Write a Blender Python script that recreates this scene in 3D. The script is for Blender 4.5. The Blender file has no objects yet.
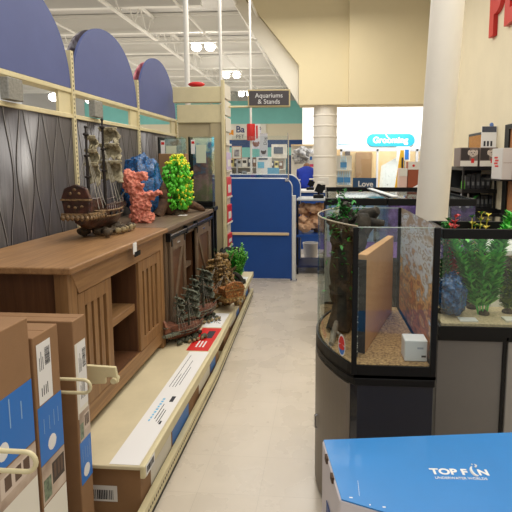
import bpy, bmesh, math, random
from mathutils import Vector, Matrix, noise
R = random.Random(7)
SC = bpy.context.scene
COL = SC.collection
PI = math.pi

# ------------------------------------------------------------------ materials
MATS = {}
def _new(name):
    m = bpy.data.materials.new(name); m.use_nodes = True
    nt = m.node_tree; b = nt.nodes['Principled BSDF']
    return m, nt, b
def s2l(c):
    return tuple(((v/12.92) if v <= .04045 else ((v+.055)/1.055)**2.4) for v in c)
def rgb(r, g, b):
    return s2l((r/255., g/255., b/255.)) + (1,)
def mat(name, c, rough=.5, metal=0, var=.0, scale=20, bump=0, bscale=60, stretch=(1,1,1), c2=None, emit=0, coat=0, spec=.5, alpha=None):
    """principled with a noise that varies the colour and a noise bump"""
    if name in MATS: return MATS[name]
    m, nt, b = _new(name); N = nt.nodes; L = nt.links
    col = rgb(*c)
    b.inputs['Roughness'].default_value = rough; b.inputs['Metallic'].default_value = metal
    b.inputs['Specular IOR Level'].default_value = spec
    b.inputs['Coat Weight'].default_value = coat
    if var > 0 or c2 is not None or bump > 0:
        tc = N.new('ShaderNodeTexCoord'); mp = N.new('ShaderNodeMapping'); mp.inputs['Scale'].default_value = stretch
        L.new(tc.outputs['Object'], mp.inputs['Vector'])
    if var > 0 or c2 is not None:
        nz = N.new('ShaderNodeTexNoise'); nz.inputs['Scale'].default_value = scale; nz.inputs['Detail'].default_value = 6
        nz.inputs['Roughness'].default_value = .65
        L.new(mp.outputs['Vector'], nz.inputs['Vector'])
        rp = N.new('ShaderNodeValToRGB')
        lo = tuple(max(0, v*(1-var)) for v in col[:3])+(1,)
        hi = rgb(*c2) if c2 else tuple(min(1, v*(1+var)) for v in col[:3])+(1,)
        rp.color_ramp.elements[0].position = .35; rp.color_ramp.elements[0].color = lo
        rp.color_ramp.elements[1].position = .68; rp.color_ramp.elements[1].color = hi
        L.new(nz.outputs['Fac'], rp.inputs['Fac']); L.new(rp.outputs['Color'], b.inputs['Base Color'])
    else:
        b.inputs['Base Color'].default_value = col
    if bump > 0:
        n2 = N.new('ShaderNodeTexNoise'); n2.inputs['Scale'].default_value = bscale; n2.inputs['Detail'].default_value = 5
        L.new(mp.outputs['Vector'], n2.inputs['Vector'])
        bp = N.new('ShaderNodeBump'); bp.inputs['Strength'].default_value = bump; bp.inputs['Distance'].default_value = .01
        L.new(n2.outputs['Fac'], bp.inputs['Height']); L.new(bp.outputs['Normal'], b.inputs['Normal'])
    if emit:
        b.inputs['Emission Color'].default_value = col; b.inputs['Emission Strength'].default_value = emit
    MATS[name] = m
    return m
def wood(name, dark, light, axis='Z', rough=.45, sc=1.0):
    if name in MATS: return MATS[name]
    m, nt, b = _new(name); N = nt.nodes; L = nt.links
    tc = N.new('ShaderNodeTexCoord'); mp = N.new('ShaderNodeMapping')
    st = {'X': (1.2, 22, 22), 'Y': (22, 1.2, 22), 'Z': (22, 22, 1.2)}[axis]
    mp.inputs['Scale'].default_value = tuple(v*sc for v in st)
    L.new(tc.outputs['Object'], mp.inputs['Vector'])
    nz = N.new('ShaderNodeTexNoise'); nz.inputs['Scale'].default_value = 1.6; nz.inputs['Detail'].default_value = 8; nz.inputs['Roughness'].default_value = .7
    nz.inputs['Distortion'].default_value = .8
    L.new(mp.outputs['Vector'], nz.inputs['Vector'])
    rp = N.new('ShaderNodeValToRGB'); rp.color_ramp.elements[0].position = .3; rp.color_ramp.elements[1].position = .7
    rp.color_ramp.elements[0].color = rgb(*dark); rp.color_ramp.elements[1].color = rgb(*light)
    L.new(nz.outputs['Fac'], rp.inputs['Fac']); L.new(rp.outputs['Color'], b.inputs['Base Color'])
    b.inputs['Roughness'].default_value = rough
    bp = N.new('ShaderNodeBump'); bp.inputs['Strength'].default_value = .12; bp.inputs['Distance'].default_value = .004
    L.new(nz.outputs['Fac'], bp.inputs['Height']); L.new(bp.outputs['Normal'], b.inputs['Normal'])
    MATS[name] = m
    return m
def glass(name, tint, refl=.06):
    if name in MATS: return MATS[name]
    m = bpy.data.materials.new(name); m.use_nodes = True; nt = m.node_tree; N = nt.nodes; L = nt.links
    N.remove(N['Principled BSDF']); out = N['Material Output']
    t = N.new('ShaderNodeBsdfTransparent'); t.inputs['Color'].default_value = tuple(v/255. for v in tint)+(1,)
    g = N.new('ShaderNodeBsdfGlossy'); g.inputs['Roughness'].default_value = .03; g.inputs['Color'].default_value = (.9,.95,.95,1)
    lw = N.new('ShaderNodeLayerWeight'); lw.inputs['Blend'].default_value = .35
    mm = N.new('ShaderNodeMath'); mm.operation = 'MULTIPLY_ADD'; mm.inputs[1].default_value = .35; mm.inputs[2].default_value = refl
    L.new(lw.outputs['Fresnel'], mm.inputs[0])
    mx = N.new('ShaderNodeMixShader'); L.new(mm.outputs[0], mx.inputs['Fac']); L.new(t.outputs[0], mx.inputs[1]); L.new(g.outputs[0], mx.inputs[2])
    L.new(mx.outputs[0], out.inputs['Surface']); MATS[name] = m
    return m
def picture(name, stops, scale=6, stretch=(1,1,1), detail=5, vor=0, grad=None):
    """a printed picture: coloured patches from noise, optional vertical gradient between z0 and z1"""
    if name in MATS: return MATS[name]
    m, nt, b = _new(name); N = nt.nodes; L = nt.links
    tc = N.new('ShaderNodeTexCoord'); mp = N.new('ShaderNodeMapping'); mp.inputs['Scale'].default_value = stretch
    L.new(tc.outputs['Object'], mp.inputs['Vector'])
    nz = N.new('ShaderNodeTexNoise'); nz.inputs['Scale'].default_value = scale; nz.inputs['Detail'].default_value = detail
    L.new(mp.outputs['Vector'], nz.inputs['Vector'])
    f = nz.outputs['Fac']
    if grad:
        sx = N.new('ShaderNodeSeparateXYZ'); L.new(tc.outputs['Object'], sx.inputs[0])
        mr = N.new('ShaderNodeMapRange'); mr.inputs['From Min'].default_value = grad[0]; mr.inputs['From Max'].default_value = grad[1]
        mr.inputs['To Min'].default_value = -.32; mr.inputs['To Max'].default_value = .32
        L.new(sx.outputs['Z'], mr.inputs['Value'])
        ad = N.new('ShaderNodeMath'); ad.operation = 'ADD'; L.new(f, ad.inputs[0]); L.new(mr.outputs[0], ad.inputs[1]); f = ad.outputs[0]
    rp = N.new('ShaderNodeValToRGB'); cr = rp.color_ramp
    cr.elements[0].position = stops[0][0]; cr.elements[0].color = rgb(*stops[0][1])
    cr.elements[1].position = stops[-1][0]; cr.elements[1].color = rgb(*stops[-1][1])
    for p, c in stops[1:-1]:
        e = cr.elements.new(p); e.color = rgb(*c)
    L.new(f, rp.inputs['Fac']); L.new(rp.outputs['Color'], b.inputs['Base Color'])
    b.inputs['Roughness'].default_value = .35
    MATS[name] = m
    return m

# ------------------------------------------------------------------ mesh builder
class MB:
    def __init__(s): s.bm = bmesh.new(); s.mi = 0
    def _f(s, vs):
        try:
            f = s.bm.faces.new(vs); f.material_index = s.mi; return f
        except ValueError: return None
    def box(s, x0, x1, y0, y1, z0, z1):
        v = [s.bm.verts.new(p) for p in ((x0,y0,z0),(x1,y0,z0),(x1,y1,z0),(x0,y1,z0),(x0,y0,z1),(x1,y0,z1),(x1,y1,z1),(x0,y1,z1))]
        for q in ((0,3,2,1),(4,5,6,7),(0,1,5,4),(1,2,6,5),(2,3,7,6),(3,0,4,7)): s._f([v[i] for i in q])
        return s
    def quad(s, *pts):
        s._f([s.bm.verts.new(p) for p in pts]); return s
    def prism(s, poly, z0, z1, axis='Z'):
        """extrude a 2-D polygon along an axis: Z (x,y), X (y,z), Y (x,z)"""
        def c(p, h): return (p[0],p[1],h) if axis=='Z' else ((h,p[0],p[1]) if axis=='X' else (p[0],h,p[1]))
        a = [s.bm.verts.new(c(p,z0)) for p in poly]; b = [s.bm.verts.new(c(p,z1)) for p in poly]; n = len(poly)
        s._f(a[::-1]); s._f(b)
        for i in range(n): s._f([a[i],a[(i+1)%n],b[(i+1)%n],b[i]])
        return s
    def tube(s, pts, r, seg=8, cap=True):
        pts = [Vector(p) for p in pts]; rs = r if isinstance(r,(list,tuple)) else [r]*len(pts); rings = []
        up = Vector((0,0,1)); prev = None
        for i, p in enumerate(pts):
            t = (pts[min(i+1,len(pts)-1)]-pts[max(i-1,0)]).normalized()
            a = (prev - t*prev.dot(t)) if prev is not None else (Vector((1,0,0)) if abs(t.dot(up))>.9 else up.cross(t))
            if a.length < 1e-5: a = t.orthogonal()
            a.normalize(); prev = a; b = t.cross(a)
            rings.append([s.bm.verts.new(p+(a*math.cos(2*PI*k/seg)+b*math.sin(2*PI*k/seg))*rs[i]) for k in range(seg)])
        for i in range(len(rings)-1):
            for k in range(seg): s._f([rings[i][k],rings[i][(k+1)%seg],rings[i+1][(k+1)%seg],rings[i+1][k]])
        if cap: s._f(rings[0][::-1]); s._f(rings[-1])
        return s
    def lathe(s, c, prof, seg=20):
        rings = [[s.bm.verts.new((c[0]+r*math.cos(2*PI*k/seg), c[1]+r*math.sin(2*PI*k/seg), c[2]+z)) for k in range(seg)] for r, z in prof]
        for i in range(len(rings)-1):
            for k in range(seg): s._f([rings[i][k],rings[i][(k+1)%seg],rings[i+1][(k+1)%seg],rings[i+1][k]])
        s._f(rings[0][::-1]); s._f(rings[-1])
        return s
    def blob(s, c, r, sub=2, amp=.0, freq=8, sc=(1,1,1), seed=0):
        g = bmesh.ops.create_icosphere(s.bm, subdivisions=sub, radius=1.0)
        for v in g['verts']:
            d = v.co.copy(); k = 1 + amp*noise.noise(d*freq*.25+Vector((seed,seed*1.7,0))) + amp*.5*noise.noise(d*freq*.7+Vector((seed,0,seed)))
            v.co = Vector((c[0]+d.x*r*k*sc[0], c[1]+d.y*r*k*sc[1], c[2]+d.z*r*k*sc[2]))
            for f in v.link_faces: f.material_index = s.mi
        return s
    def leaf(s, p, d, ln, w, up=Vector((0,0,1))):
        d = Vector(d).normalized(); p = Vector(p); sd = d.cross(up)
        if sd.length < 1e-3: sd = Vector((1,0,0))
        sd.normalize(); nrm = sd.cross(d)
        a = s.bm.verts.new(p); b = s.bm.verts.new(p+d*ln*.5+sd*w+nrm*w*.3); c = s.bm.verts.new(p+d*ln-nrm*ln*.12); e = s.bm.verts.new(p+d*ln*.5-sd*w+nrm*w*.3)
        s._f([a,b,c,e]); return s
    def build(s, name, mats, parent=None, smooth=None, bev=0, local=False, seg=1):
        bmesh.ops.recalc_face_normals(s.bm, faces=s.bm.faces[:]) if smooth is None or smooth >= 0 else None
        me = bpy.data.meshes.new(name)
        if parent is not None and not local:
            s.bm.transform(Matrix.Translation(-wloc(parent)))
        s.bm.to_mesh(me); s.bm.free()
        o = bpy.data.objects.new(name, me); COL.objects.link(o)
        for m in (mats if isinstance(mats,(list,tuple)) else [mats]): me.materials.append(m)
        if smooth:
            me.shade_smooth()
            if smooth > 0: me.set_sharp_from_angle(angle=math.radians(smooth))
        if bev:
            md = o.modifiers.new('Bevel','BEVEL'); md.width = bev; md.segments = seg; md.limit_method = 'ANGLE'
        if parent is not None: o.parent = parent
        return o
def wloc(o):
    v = Vector((0,0,0))
    while o is not None: v += o.location; o = o.parent
    return v
def thing(name, label, cat, loc, rz=0, group=None):
    o = bpy.data.objects.new(name, None); COL.objects.link(o); o.empty_display_size = .1
    o.location = loc; o.rotation_euler = (0,0,rz)
    return tag(o, label, cat, group)
def tag(o, label, cat, group=None, kind=None):
    o['label'] = label; o['category'] = cat
    if group: o['group'] = group
    if kind: o['kind'] = kind
    return o
def struct(o):
    o['kind'] = 'structure'; return o
def dup(root, loc, label=None, rz=None, scale=None):
    c = root.copy(); COL.objects.link(c); c.location = loc
    if rz is not None: c.rotation_euler = (0,0,rz)
    if scale: c.scale = (scale,)*3
    if label: c['label'] = label
    for ch in list(root.children):
        d = ch.copy(); COL.objects.link(d); d.parent = c
        for g in list(ch.children):
            e = g.copy(); COL.objects.link(e); e.parent = d
    return c
def text(name, body, size, loc, rot, m, parent=None, ext=.0015, align='LEFT', sx=1.0, bold=0):
    cu = bpy.data.curves.new(name+'_c','FONT'); cu.body = body; cu.size = size; cu.extrude = ext; cu.align_x = align; cu.offset = bold
    t = bpy.data.objects.new(name+'_t', cu); COL.objects.link(t)
    dg = bpy.context.evaluated_depsgraph_get(); me = bpy.data.meshes.new_from_object(t.evaluated_get(dg))
    COL.objects.unlink(t); bpy.data.objects.remove(t)
    me.name = name; me.materials.clear(); me.materials.append(m)
    o = bpy.data.objects.new(name, me); COL.objects.link(o)
    o.scale = (sx,1,1)
    o.rotation_euler = rot; o.location = Vector(loc) - (wloc(parent) if parent is not None else Vector((0,0,0)))
    if parent is not None: o.parent = parent
    return o
FRONT = (PI/2, 0, 0)            # text reads when looking along +Y
RIGHTW = (PI/2, 0, PI/2)        # on a face whose normal is +X
LEFTW = (PI/2, 0, -PI/2)        # on a face whose normal is -X

# ------------------------------------------------------------------ palette
M_cream = mat('cream_metal', (212,200,160), .45, var=.05, scale=8)
M_creamhole = mat('slot_dark', (70,62,46), .7)
M_panel = wood('dark_grain', (64,61,63), (98,94,97), 'Z', .3)
M_groove = mat('groove_dark', (26,24,24), .5)
M_groovel = mat('groove_highlight', (150,146,146), .4)  # painted highlight ribbon running beside each dark groove
M_arch = mat('violet_blue_board', (82,92,140), .6, var=.05, scale=3)
M_brown = mat('brown_card', (142,107,74), .78, var=.06, scale=6, bump=.05, bscale=200)
M_brown2 = mat('brown_card_shade', (130,92,60), .78, var=.06, scale=6)
M_white = mat('white_paper', (226,224,222), .6)
M_offw = mat('off_white', (222,217,205), .55)
M_boxblue = mat('print_blue', (40,112,194), .45)
M_black = mat('black_plastic', (10,10,11), .45, spec=.25)
M_blackm = mat('black_metal', (20,20,22), .4, metal=.3)
M_chrome = mat('chrome', (200,200,205), .2, metal=1)
M_ink = mat('ink', (40,40,48), .6)
M_w1z = wood('oak_vertical', (116,82,50), (160,121,78), 'Z')
M_w1y = wood('oak_lengthwise', (120,86,54), (168,128,86), 'Y')
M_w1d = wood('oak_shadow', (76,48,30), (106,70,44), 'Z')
M_w2z = wood('grey_oak_vertical', (86,68,52), (124,102,80), 'Z')
M_w2y = wood('grey_oak_lengthwise', (92,74,58), (130,110,90), 'Y')
M_glass = glass('tank_glass', (222,236,230))
M_glass2 = glass('clear_acrylic', (238,244,244), .04)
M_gravel = mat('gravel', (158,112,66), .8, var=.5, scale=90, c2=(214,176,122), bump=1.0, bscale=110)
M_darkwood = mat('driftwood_dark', (30,28,24), .85, var=.5, scale=18, c2=(66,60,48), bump=.8, bscale=40)
M_green = mat('plant_green', (44,150,48), .5, var=.3, scale=12)
M_greend = mat('plant_dark_green', (30,100,40), .5, var=.3, scale=12)
M_greenb = mat('plant_mid_green', (58,140,52), .5, var=.25, scale=14)
M_yel = mat('plant_yellow', (226,222,50), .5, var=.1, scale=12)
M_red = mat('sign_red', (204,36,34), .45)
M_blueshop = mat('fixture_blue', (12,68,142), .5, var=.06, scale=3)
M_cyan = mat('sign_cyan', (0,150,180), .5)

# ------------------------------------------------------------------ room shell
def floor_mat():
    m, nt, b = _new('vinyl_tile'); N = nt.nodes; L = nt.links
    tc = N.new('ShaderNodeTexCoord')
    br = N.new('ShaderNodeTexBrick'); br.offset = 0; br.inputs['Scale'].default_value = 1
    br.inputs['Brick Width'].default_value = .305; br.inputs['Row Height'].default_value = .305
    br.inputs['Mortar Size'].default_value = .0012; br.inputs['Mortar Smooth'].default_value = .3
    br.inputs['Color1'].default_value = rgb(210,198,180); br.inputs['Color2'].default_value = rgb(214,202,184); br.inputs['Mortar'].default_value = rgb(190,178,160)
    L.new(tc.outputs['Object'], br.inputs['Vector'])
    nz = N.new('ShaderNodeTexNoise'); nz.inputs['Scale'].default_value = 4; nz.inputs['Detail'].default_value = 8
    L.new(tc.outputs['Object'], nz.inputs['Vector'])
    mx = N.new('ShaderNodeMix'); mx.data_type = 'RGBA'; mx.blend_type = 'MULTIPLY'; mx.inputs[0].default_value = .25
    L.new(br.outputs['Color'], mx.inputs[6]); L.new(nz.outputs['Fac'], mx.inputs[7]); L.new(mx.outputs[2], b.inputs['Base Color'])
    rr = N.new('ShaderNodeMapRange'); rr.inputs['To Min'].default_value = .18; rr.inputs['To Max'].default_value = .38
    L.new(nz.outputs['Fac'], rr.inputs['Value']); L.new(rr.outputs[0], b.inputs['Roughness'])
    return m
struct(MB().box(-18, 6, -4, 28.3, -.1, 0).build('floor', floor_mat()))
M_wall = mat('cream_wall', (226,214,184), .8, var=.03, scale=2)
M_ceil = mat('ceiling_deck', (206,204,200), .85, var=.06, scale=1.2, stretch=(.3,3,1))
M_teal = mat('teal_wall', (140,214,210), .8, var=.04, scale=1)
M_wallw = mat('white_wall', (238,238,236), .7)
M_tealblue = mat('wall_blue_band', (40,78,138), .7)
struct(MB().box(-18, 6, 9.5, 28.3, 5.9, 6.0).build('ceiling', M_ceil))
mb = MB(); mb.mi = 3; mb.box(-18, -14.2, 27.95, 28, 2.6, 5.9); mb.mi = 0; mb.box(-18, 6, 28, 28.3, 3.85, 5.15); mb.mi = 3; mb.box(-18, 6, 28, 28.3, 5.15, 5.9); mb.mi = 1; mb.box(-18, 6, 28, 28.3, 2.93, 3.85); mb.mi = 2; mb.box(-18, 6, 28, 28.3, 2.5, 2.93)
mb.mi = 0; mb.box(-18, 6, 28, 28.3, 0, 2.5)
struct(mb.build('wall_back', [M_teal, mat('band_cream', (238,228,202), .7), M_tealblue, M_ceil]))
struct(MB().box(2.35, 2.55, 1.5, 11.0, 0, 5.9).build('wall_right', M_wall))
# beige bulkhead over the aisle with its slanted left end, and the paler slanted soffit behind it
struct(MB().prism([(-.6,2.9),(5.5,2.9),(5.5,5.9),(-2.31,5.9),(-.6,3.77)], 11, 11.6, 'Y').build('wall_bulkhead', mat('bulkhead_beige', (222,208,170), .8, var=.02, scale=1)))
struct(MB().prism([(-.62,2.95),(-.62,3.8),(-2.35,5.9),(-2.55,5.9)], 11.25, 11.5, 'Y').build('wall_soffit', mat('soffit_lit', (236,230,214), .8)))  # stronger light on this face is put into a brighter material
struct(MB().box(.5, 2.35, 10.75, 11.0, 2.87, 5.9).build('wall_pilaster', mat('bulkhead_beige2', (218,204,168), .8, var=.02, scale=1)))
# round columns
def column(name, x, y, r, z1, lean=0, bands=()):
    mb = MB(); n = 12
    prof = [(r, 0), (r, z1)]
    mb.lathe((0,0,0), prof, 32)
    o = mb.build(name, mat('column_white', (226,220,208), .6, var=.03, scale=2), smooth=40); o.location = (x,y,0); o.rotation_euler = (0, lean, 0)
    struct(o)
    for z in bands:
        b = MB().lathe((0,0,z), [(r+.004,-.02),(r+.012,-.01),(r+.012,.01),(r+.004,.02)], 32).build('column_band', mat('column_white', (0,0,0)), smooth=40)
        b.parent = o
    return o
column('trim_1', 0.0, 11.35, .27, 2.9, 0, (2.2, 2.45, 2.68, 1.3, 1.75))
column('trim_2', .685, 3.35, .107, 3.1, math.radians(2.3))
# grooming front: white wall above an opening, storefront posts and glazing, a lit room behind
struct(MB().box(-.75, 5.5, 16, 16.25, 2.05, 5.9).build('wall_grooming', M_wallw))
mb = MB(); mb.box(-.75, -.1, 16, 16.2, 0, 2.05); mb.box(.5, .56, 15.98, 16.1, 0, 2.05); mb.box(1.68, 1.74, 15.98, 16.1, 0, 2.05); mb.box(2.95, 3.02, 15.98, 16.1, 0, 2.05); mb.box(.5, 5.5, 15.98, 16.1, 1.98, 2.06); mb.box(.5, 5.5, 15.98, 16.1, 0, .12)
struct(mb.build('trim_3', mat('storefront_frame', (170,172,176), .4)))
w = struct(MB().box(.56, 5.5, 16.03, 16.04, .1, 1.99).build('window_1', M_glass2))
struct(MB().box(-.1, 5.5, 18.4, 18.6, 0, 3).build('wall_salon', mat('salon_tan', (222,194,150), .8)))
d1 = struct(MB().box(1.15, 1.75, 18.3, 18.36, 0, 2.0).build('door_1', mat('salon_door', (150,118,84), .6)))
MB().box(1.25, 1.33, 18.27, 18.3, .9, 1.05).build('door_handle', M_chrome, d1)
MB().prism([(.75,0),(.75,2.2),(.92,2.2),(.92,0)], 17.9, 18.3, 'Y').build('trim_4', mat('salon_dark', (70,60,60), .6))
bpy.data.objects['trim_4']['kind'] = 'structure'
# door in the right wall
d2 = struct(MB().box(2.30, 2.35, 5.2, 6.24, 0, 2.02).build('door_2', wood('door_wood', (150,96,54), (176,120,74), 'Z')))
MB().box(2.28, 2.349, 6.24, 6.38, 0, 2.08).build('door_frame', M_black, d2)
MB().box(2.28, 2.349, 5.1, 6.24, 2.02, 2.08).build('door_frame', M_black, d2)
MB().tube([(2.30,6.12,1.0),(2.26,6.12,1.0),(2.26,6.0,1.0)], .012).build('door_handle', M_chrome, d2, smooth=40)
struct(MB().box(2.335, 2.35, 6.38, 7.4, .9, .98).build('trim_5', M_black))
# roof structure: beams across the hall, joists along it, thin pipes
M_beam = mat('beam_white', (228,226,220), .7)
for i, y in enumerate((11.9, 14.2, 16.8, 19.6, 22.6, 25.6)):
    mb = MB(); mb.box(-18, -1 if y > 12 else -3, y-.08, y+.08, 5.35, 5.42); mb.box(-18, -1 if y > 12 else -3, y-.03, y+.03, 5.42, 5.8); mb.box(-18, -1 if y > 12 else -3, y-.1, y+.1, 5.8, 5.88)
    struct(mb.build('trim_%d' % (6+i), M_beam))
for i, x in enumerate((-11.5, -8.2, -5.0, -2.05)):
    mb = MB(); mb.tube([(x,9.6,5.78),(x,27.9,5.78)], .05, 6); mb.tube([(x,9.6,5.2),(x,27.9,5.2)], .05, 6)
    y = 10.
    while y < 27.4:
        mb.tube([(x,y,5.2),(x,y+.45,5.78),(x,y+.9,5.2)], .022, 5); y += .9
    struct(mb.build('trim_%d' % (13+i), M_beam))
mb = MB()
for x, z in ((-3.2,5.0), (-6.4,4.9), (-9.8,5.0), (-1.55,4.9)): mb.tube([(x,9.6,z),(x,27.9,z)], .03, 6)
for y, z in ((13.2,4.85), (18.0,4.8), (21.2,4.9)): mb.tube([(-17,y,z),(-.9,y,z)], .028, 6)
struct(mb.build('trim_18', M_beam))
# lamps hanging from the roof
M_lamp = mat('lamp_glow', (255,250,240), .4, emit=14)
def bay_lamp(x, y, z, label, k=1.0):
    t = thing('ceiling_lamp', label, 'lamp', (x,y,z), 0, 'hanging lamps under the roof')
    MB().tube([(x,y,z+.1),(x,y,5.88)], .012, 6).build('stem', M_beam, t)
    MB().box(x-.4, x+.4, y-.04, y+.04, z+.06, z+.12).build('housing', M_beam, t)
    for s in (-.2, .2): MB().blob((x+s*k,y,z-.06), .15*k, 2, sc=(1,1,.8)).build('bulb', M_lamp, t, smooth=60)
for x, y, z, l in ((-3.55,14.2,5.0,'twin hanging lamp highest of the bright lamps above the header box'),
                   (-3.6,18.7,5.0,'twin hanging lamp just right of the thin white poles'),
                   (-3.9,23.8,5.0,'small distant hanging lamp above the teal wall band'),
                   (-13.3,23.8,4.95,'hanging lamp seen through the gap beside the first panel post'),
                   (-11.4,23.8,4.8,'hanging lamp seen through the gap behind the galleon mast'),
                   (-8.0,17.0,5.1,'distant hanging lamp behind the blue arches')):
    bay_lamp(x, y, z, l, 1.7 if x < -11 else 1.0)
# thin white poles standing behind the endcap
for x, y, r, l in ((-2.28,8,.045,'thickest white steel pole rising behind the cream header'), (-1.72,8,.028,'thin white pole right of the thickest pole'), (-1.32,8.6,.02,'slim conduit pole carrying the red round sign')):
    t = thing('support_pole', l, 'pole', (x,y,0))
    MB().tube([(x,y,0),(x,y,5.9)], r, 10).build('pole', M_beam, t, smooth=40)
    MB().lathe((x,y,0), [(r+.06,0),(r+.06,.012),(r+.01,.03)], 12).build('base_plate', M_beam, t)

# ------------------------------------------------------------------ left gondola
WX = -1.745
G = thing('gondola_shelving', 'cream gondola shelving run with dark wavy back panels along left side of aisle', 'shelving', (-1.745,3.5,0))
POSTS = (.93, 2.1, 3.27, 4.44, 5.6)
for y in POSTS:
    mb = MB(); mb.box(WX-.03, WX+.015, y-.018, y+.018, 0, 2.36 if y < 5.5 else 2.1)
    mb.mi = 1
    z = .5
    while z < 2.33:
        mb.box(WX+.0151, WX+.016, y-.004, y+.004, z, z+.014); z += .03
    mb.build('upright', [M_cream, M_creamhole], G)
for z0, z1 in ((1.905,1.935), (2.075,2.105)):
    MB().box(WX-.085, WX+.01, POSTS[0], POSTS[-1], z0, z1).build('rail', M_cream, G, bev=.003)
for a, b in zip(POSTS[:-1], POSTS[1:]):
    for y in (b-.17,):
        MB().box(WX-.02, WX+.0, y, b-.02, 1.935, 2.075).build('rail_block', M_cream, G)
    # wavy panel
    mb = MB(); mb.box(WX-.022, WX, a+.018, b-.018, .1, 1.905)
    n = 12; W = b-a-.05
    def strip(yc, ph, amp, wd, off, mi, x):
        mb.mi = mi; prev = None
        for k in range(73):
            z = .32 + (1.9-.32)*k/72
            yy = yc + amp*math.sin(z*7.2+ph) + off
            yy = min(max(yy, a+.022), b-.022)
            cur = (mb.bm.verts.new((x, yy-wd, z)), mb.bm.verts.new((x, yy+wd, z)))
            if prev: mb._f([prev[0],prev[1],cur[1],cur[0]])
            prev = cur
    for i in range(n):
        yc = a+.05+W*(i+.35)/n
        ph = (0 if i % 2 else PI)+R.uniform(-.25,.25)
        am = .034+R.uniform(-.006,.012)
        strip(yc, ph, am, .0042, 0, 1, WX+.0008)
        strip(yc, ph, am, .0018, .0066, 2, WX+.001)
        strip(yc, ph, am*.5, .0012, .03, 3, WX+.0006)
    mb.build('back_panel', [M_panel, M_groove, M_groovel, mat('groove_faint', (92,88,90), .4)], G, smooth=-1)
for y, l in ((2.62,0), (3.6,1)):
    MB().box(WX-.0, WX+.05, y-.10, y+.03, 1.94, 2.06).build('clip_plate', mat('grey_plate', (150,150,146), .4, metal=.5, var=.2, scale=60), G, bev=.004)
def bend(y): return 0 if y < 3.3 else -.036*(y-3.3)
def band(mb, xa, xb, y0, y1, z0, z1):
    mb.prism([(xa,y0),(xb,y0),(xb,3.3),(xb+bend(y1),y1),(xa+bend(y1),y1),(xa,3.3)], z0, z1, 'Z')
GB = thing('shelving_base', 'low cream base deck with perforated kick rail along the aisle floor', 'shelf base', (-1.27,2.8,0))
MB().prism([(WX,0),(-.80,0),(-.80,3.3),(-.80+bend(5.62),5.62),(WX,5.62)], 0, .02, 'Z').build('base_deck', M_cream, GB)
mb = MB(); band(mb, -.80, -.768, .0, 5.62, .035, .095); mb.mi = 1
for i in range(180):
    y = 1.2+i*.0245; mb.box(-.7685+bend(y), -.7673+bend(y), y, y+.012, .06, .072)
mb.mi = 2; band(mb, -.80, -.775, .0, 5.62, 0, .035)
mb.build('kick_rail', [M_cream, M_creamhole, M_black], GB)
GS1 = thing('display_shelf', 'long cream display shelf with rounded front lip under the stands', 'shelf', (-1.26,3.7,.282))
mb = MB(); mb.prism([(WX+.01,1.875),(-.775,1.875),(-.775,3.3),(-.775+bend(5.62),5.62),(WX+.01,5.62)], .282, .3, 'Z')
mb.build('deck', [mat('shelf_cream', (204,191,158), .5, var=.06, scale=5)], GS1, bev=.003)
mb = MB(); band(mb, -.785, -.762, 1.872, 5.62, .245, .303)
mb.build('front_lip', M_cream, GS1, bev=.006, seg=2)
GBK = thing('shelf_bracket', 'cream metal shelf bracket jutting out beside the third brown carton', 'bracket', (-1.3,1.905,.56))
for y in (1.905,):
    mb = MB(); mb.prism([(WX,.56),(-1.02,.655),(-.93,.66),(-.93,.69),(-.90,.69),(-.90,.66),(-.875,.665),(-.875,.68),(-.885,.735),(-1.02,.74),(WX,.76)], y-.008, y+.008, 'Y')
    mb.build('arm', M_cream, GBK, bev=.002)
    MB().tube([(-.89,y-.02,.678),(-.89,y+.02,.678)], .013, 10).build('stud', M_cream, GBK, smooth=40)
# arched header panels
def ell(y0, y1, zb, h, p=2.1, n=40):
    yc, a = (y0+y1)/2, (y1-y0)/2; pts = []
    for i in range(n+1):
        t = PI*i/n; c = math.cos(t); s = math.sin(t)
        pts.append((yc+a*(abs(c)**(2/p))*(1 if c > 0 else -1), zb+h*abs(s)**(2/p)))
    return pts
for i, (a, b, z) in enumerate(((2.12,3.25,.56), (3.29,4.42,.53), (4.46,5.58,.555))):
    o = MB().prism(ell(a+.0, b, 2.108, z), WX-.012, WX+.006, 'X').build('arched_header_panel', M_arch)
    tag(o, ('large violet blue arched panel nearest the camera, cut by the left frame edge', 'middle violet blue arched panel on the rail above the galleon ornament', 'farthest violet blue arched panel beside the cream endcap header')[i], 'panel', 'arched panels along the shelving top')
for i, (a, b) in enumerate(((3.29,4.42), (4.46,5.58))):
    o = MB().prism(ell(a, b, 2.1, .53), WX-.075, WX-.062, 'X').build('printed_arch_panel', [picture('arch_print%d' % i, [(.3,(20,20,26)),(.5,(90,80,90)),(.7,(200,200,205))] if i == 0 else [(.3,(120,30,60)),(.5,(210,120,130)),(.7,(240,200,205))], 9)])
    tag(o, ('dark printed arched panel peeking out behind the middle blue arch', 'pink printed arched panel peeking out behind the farthest blue arch')[i], 'panel')
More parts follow.
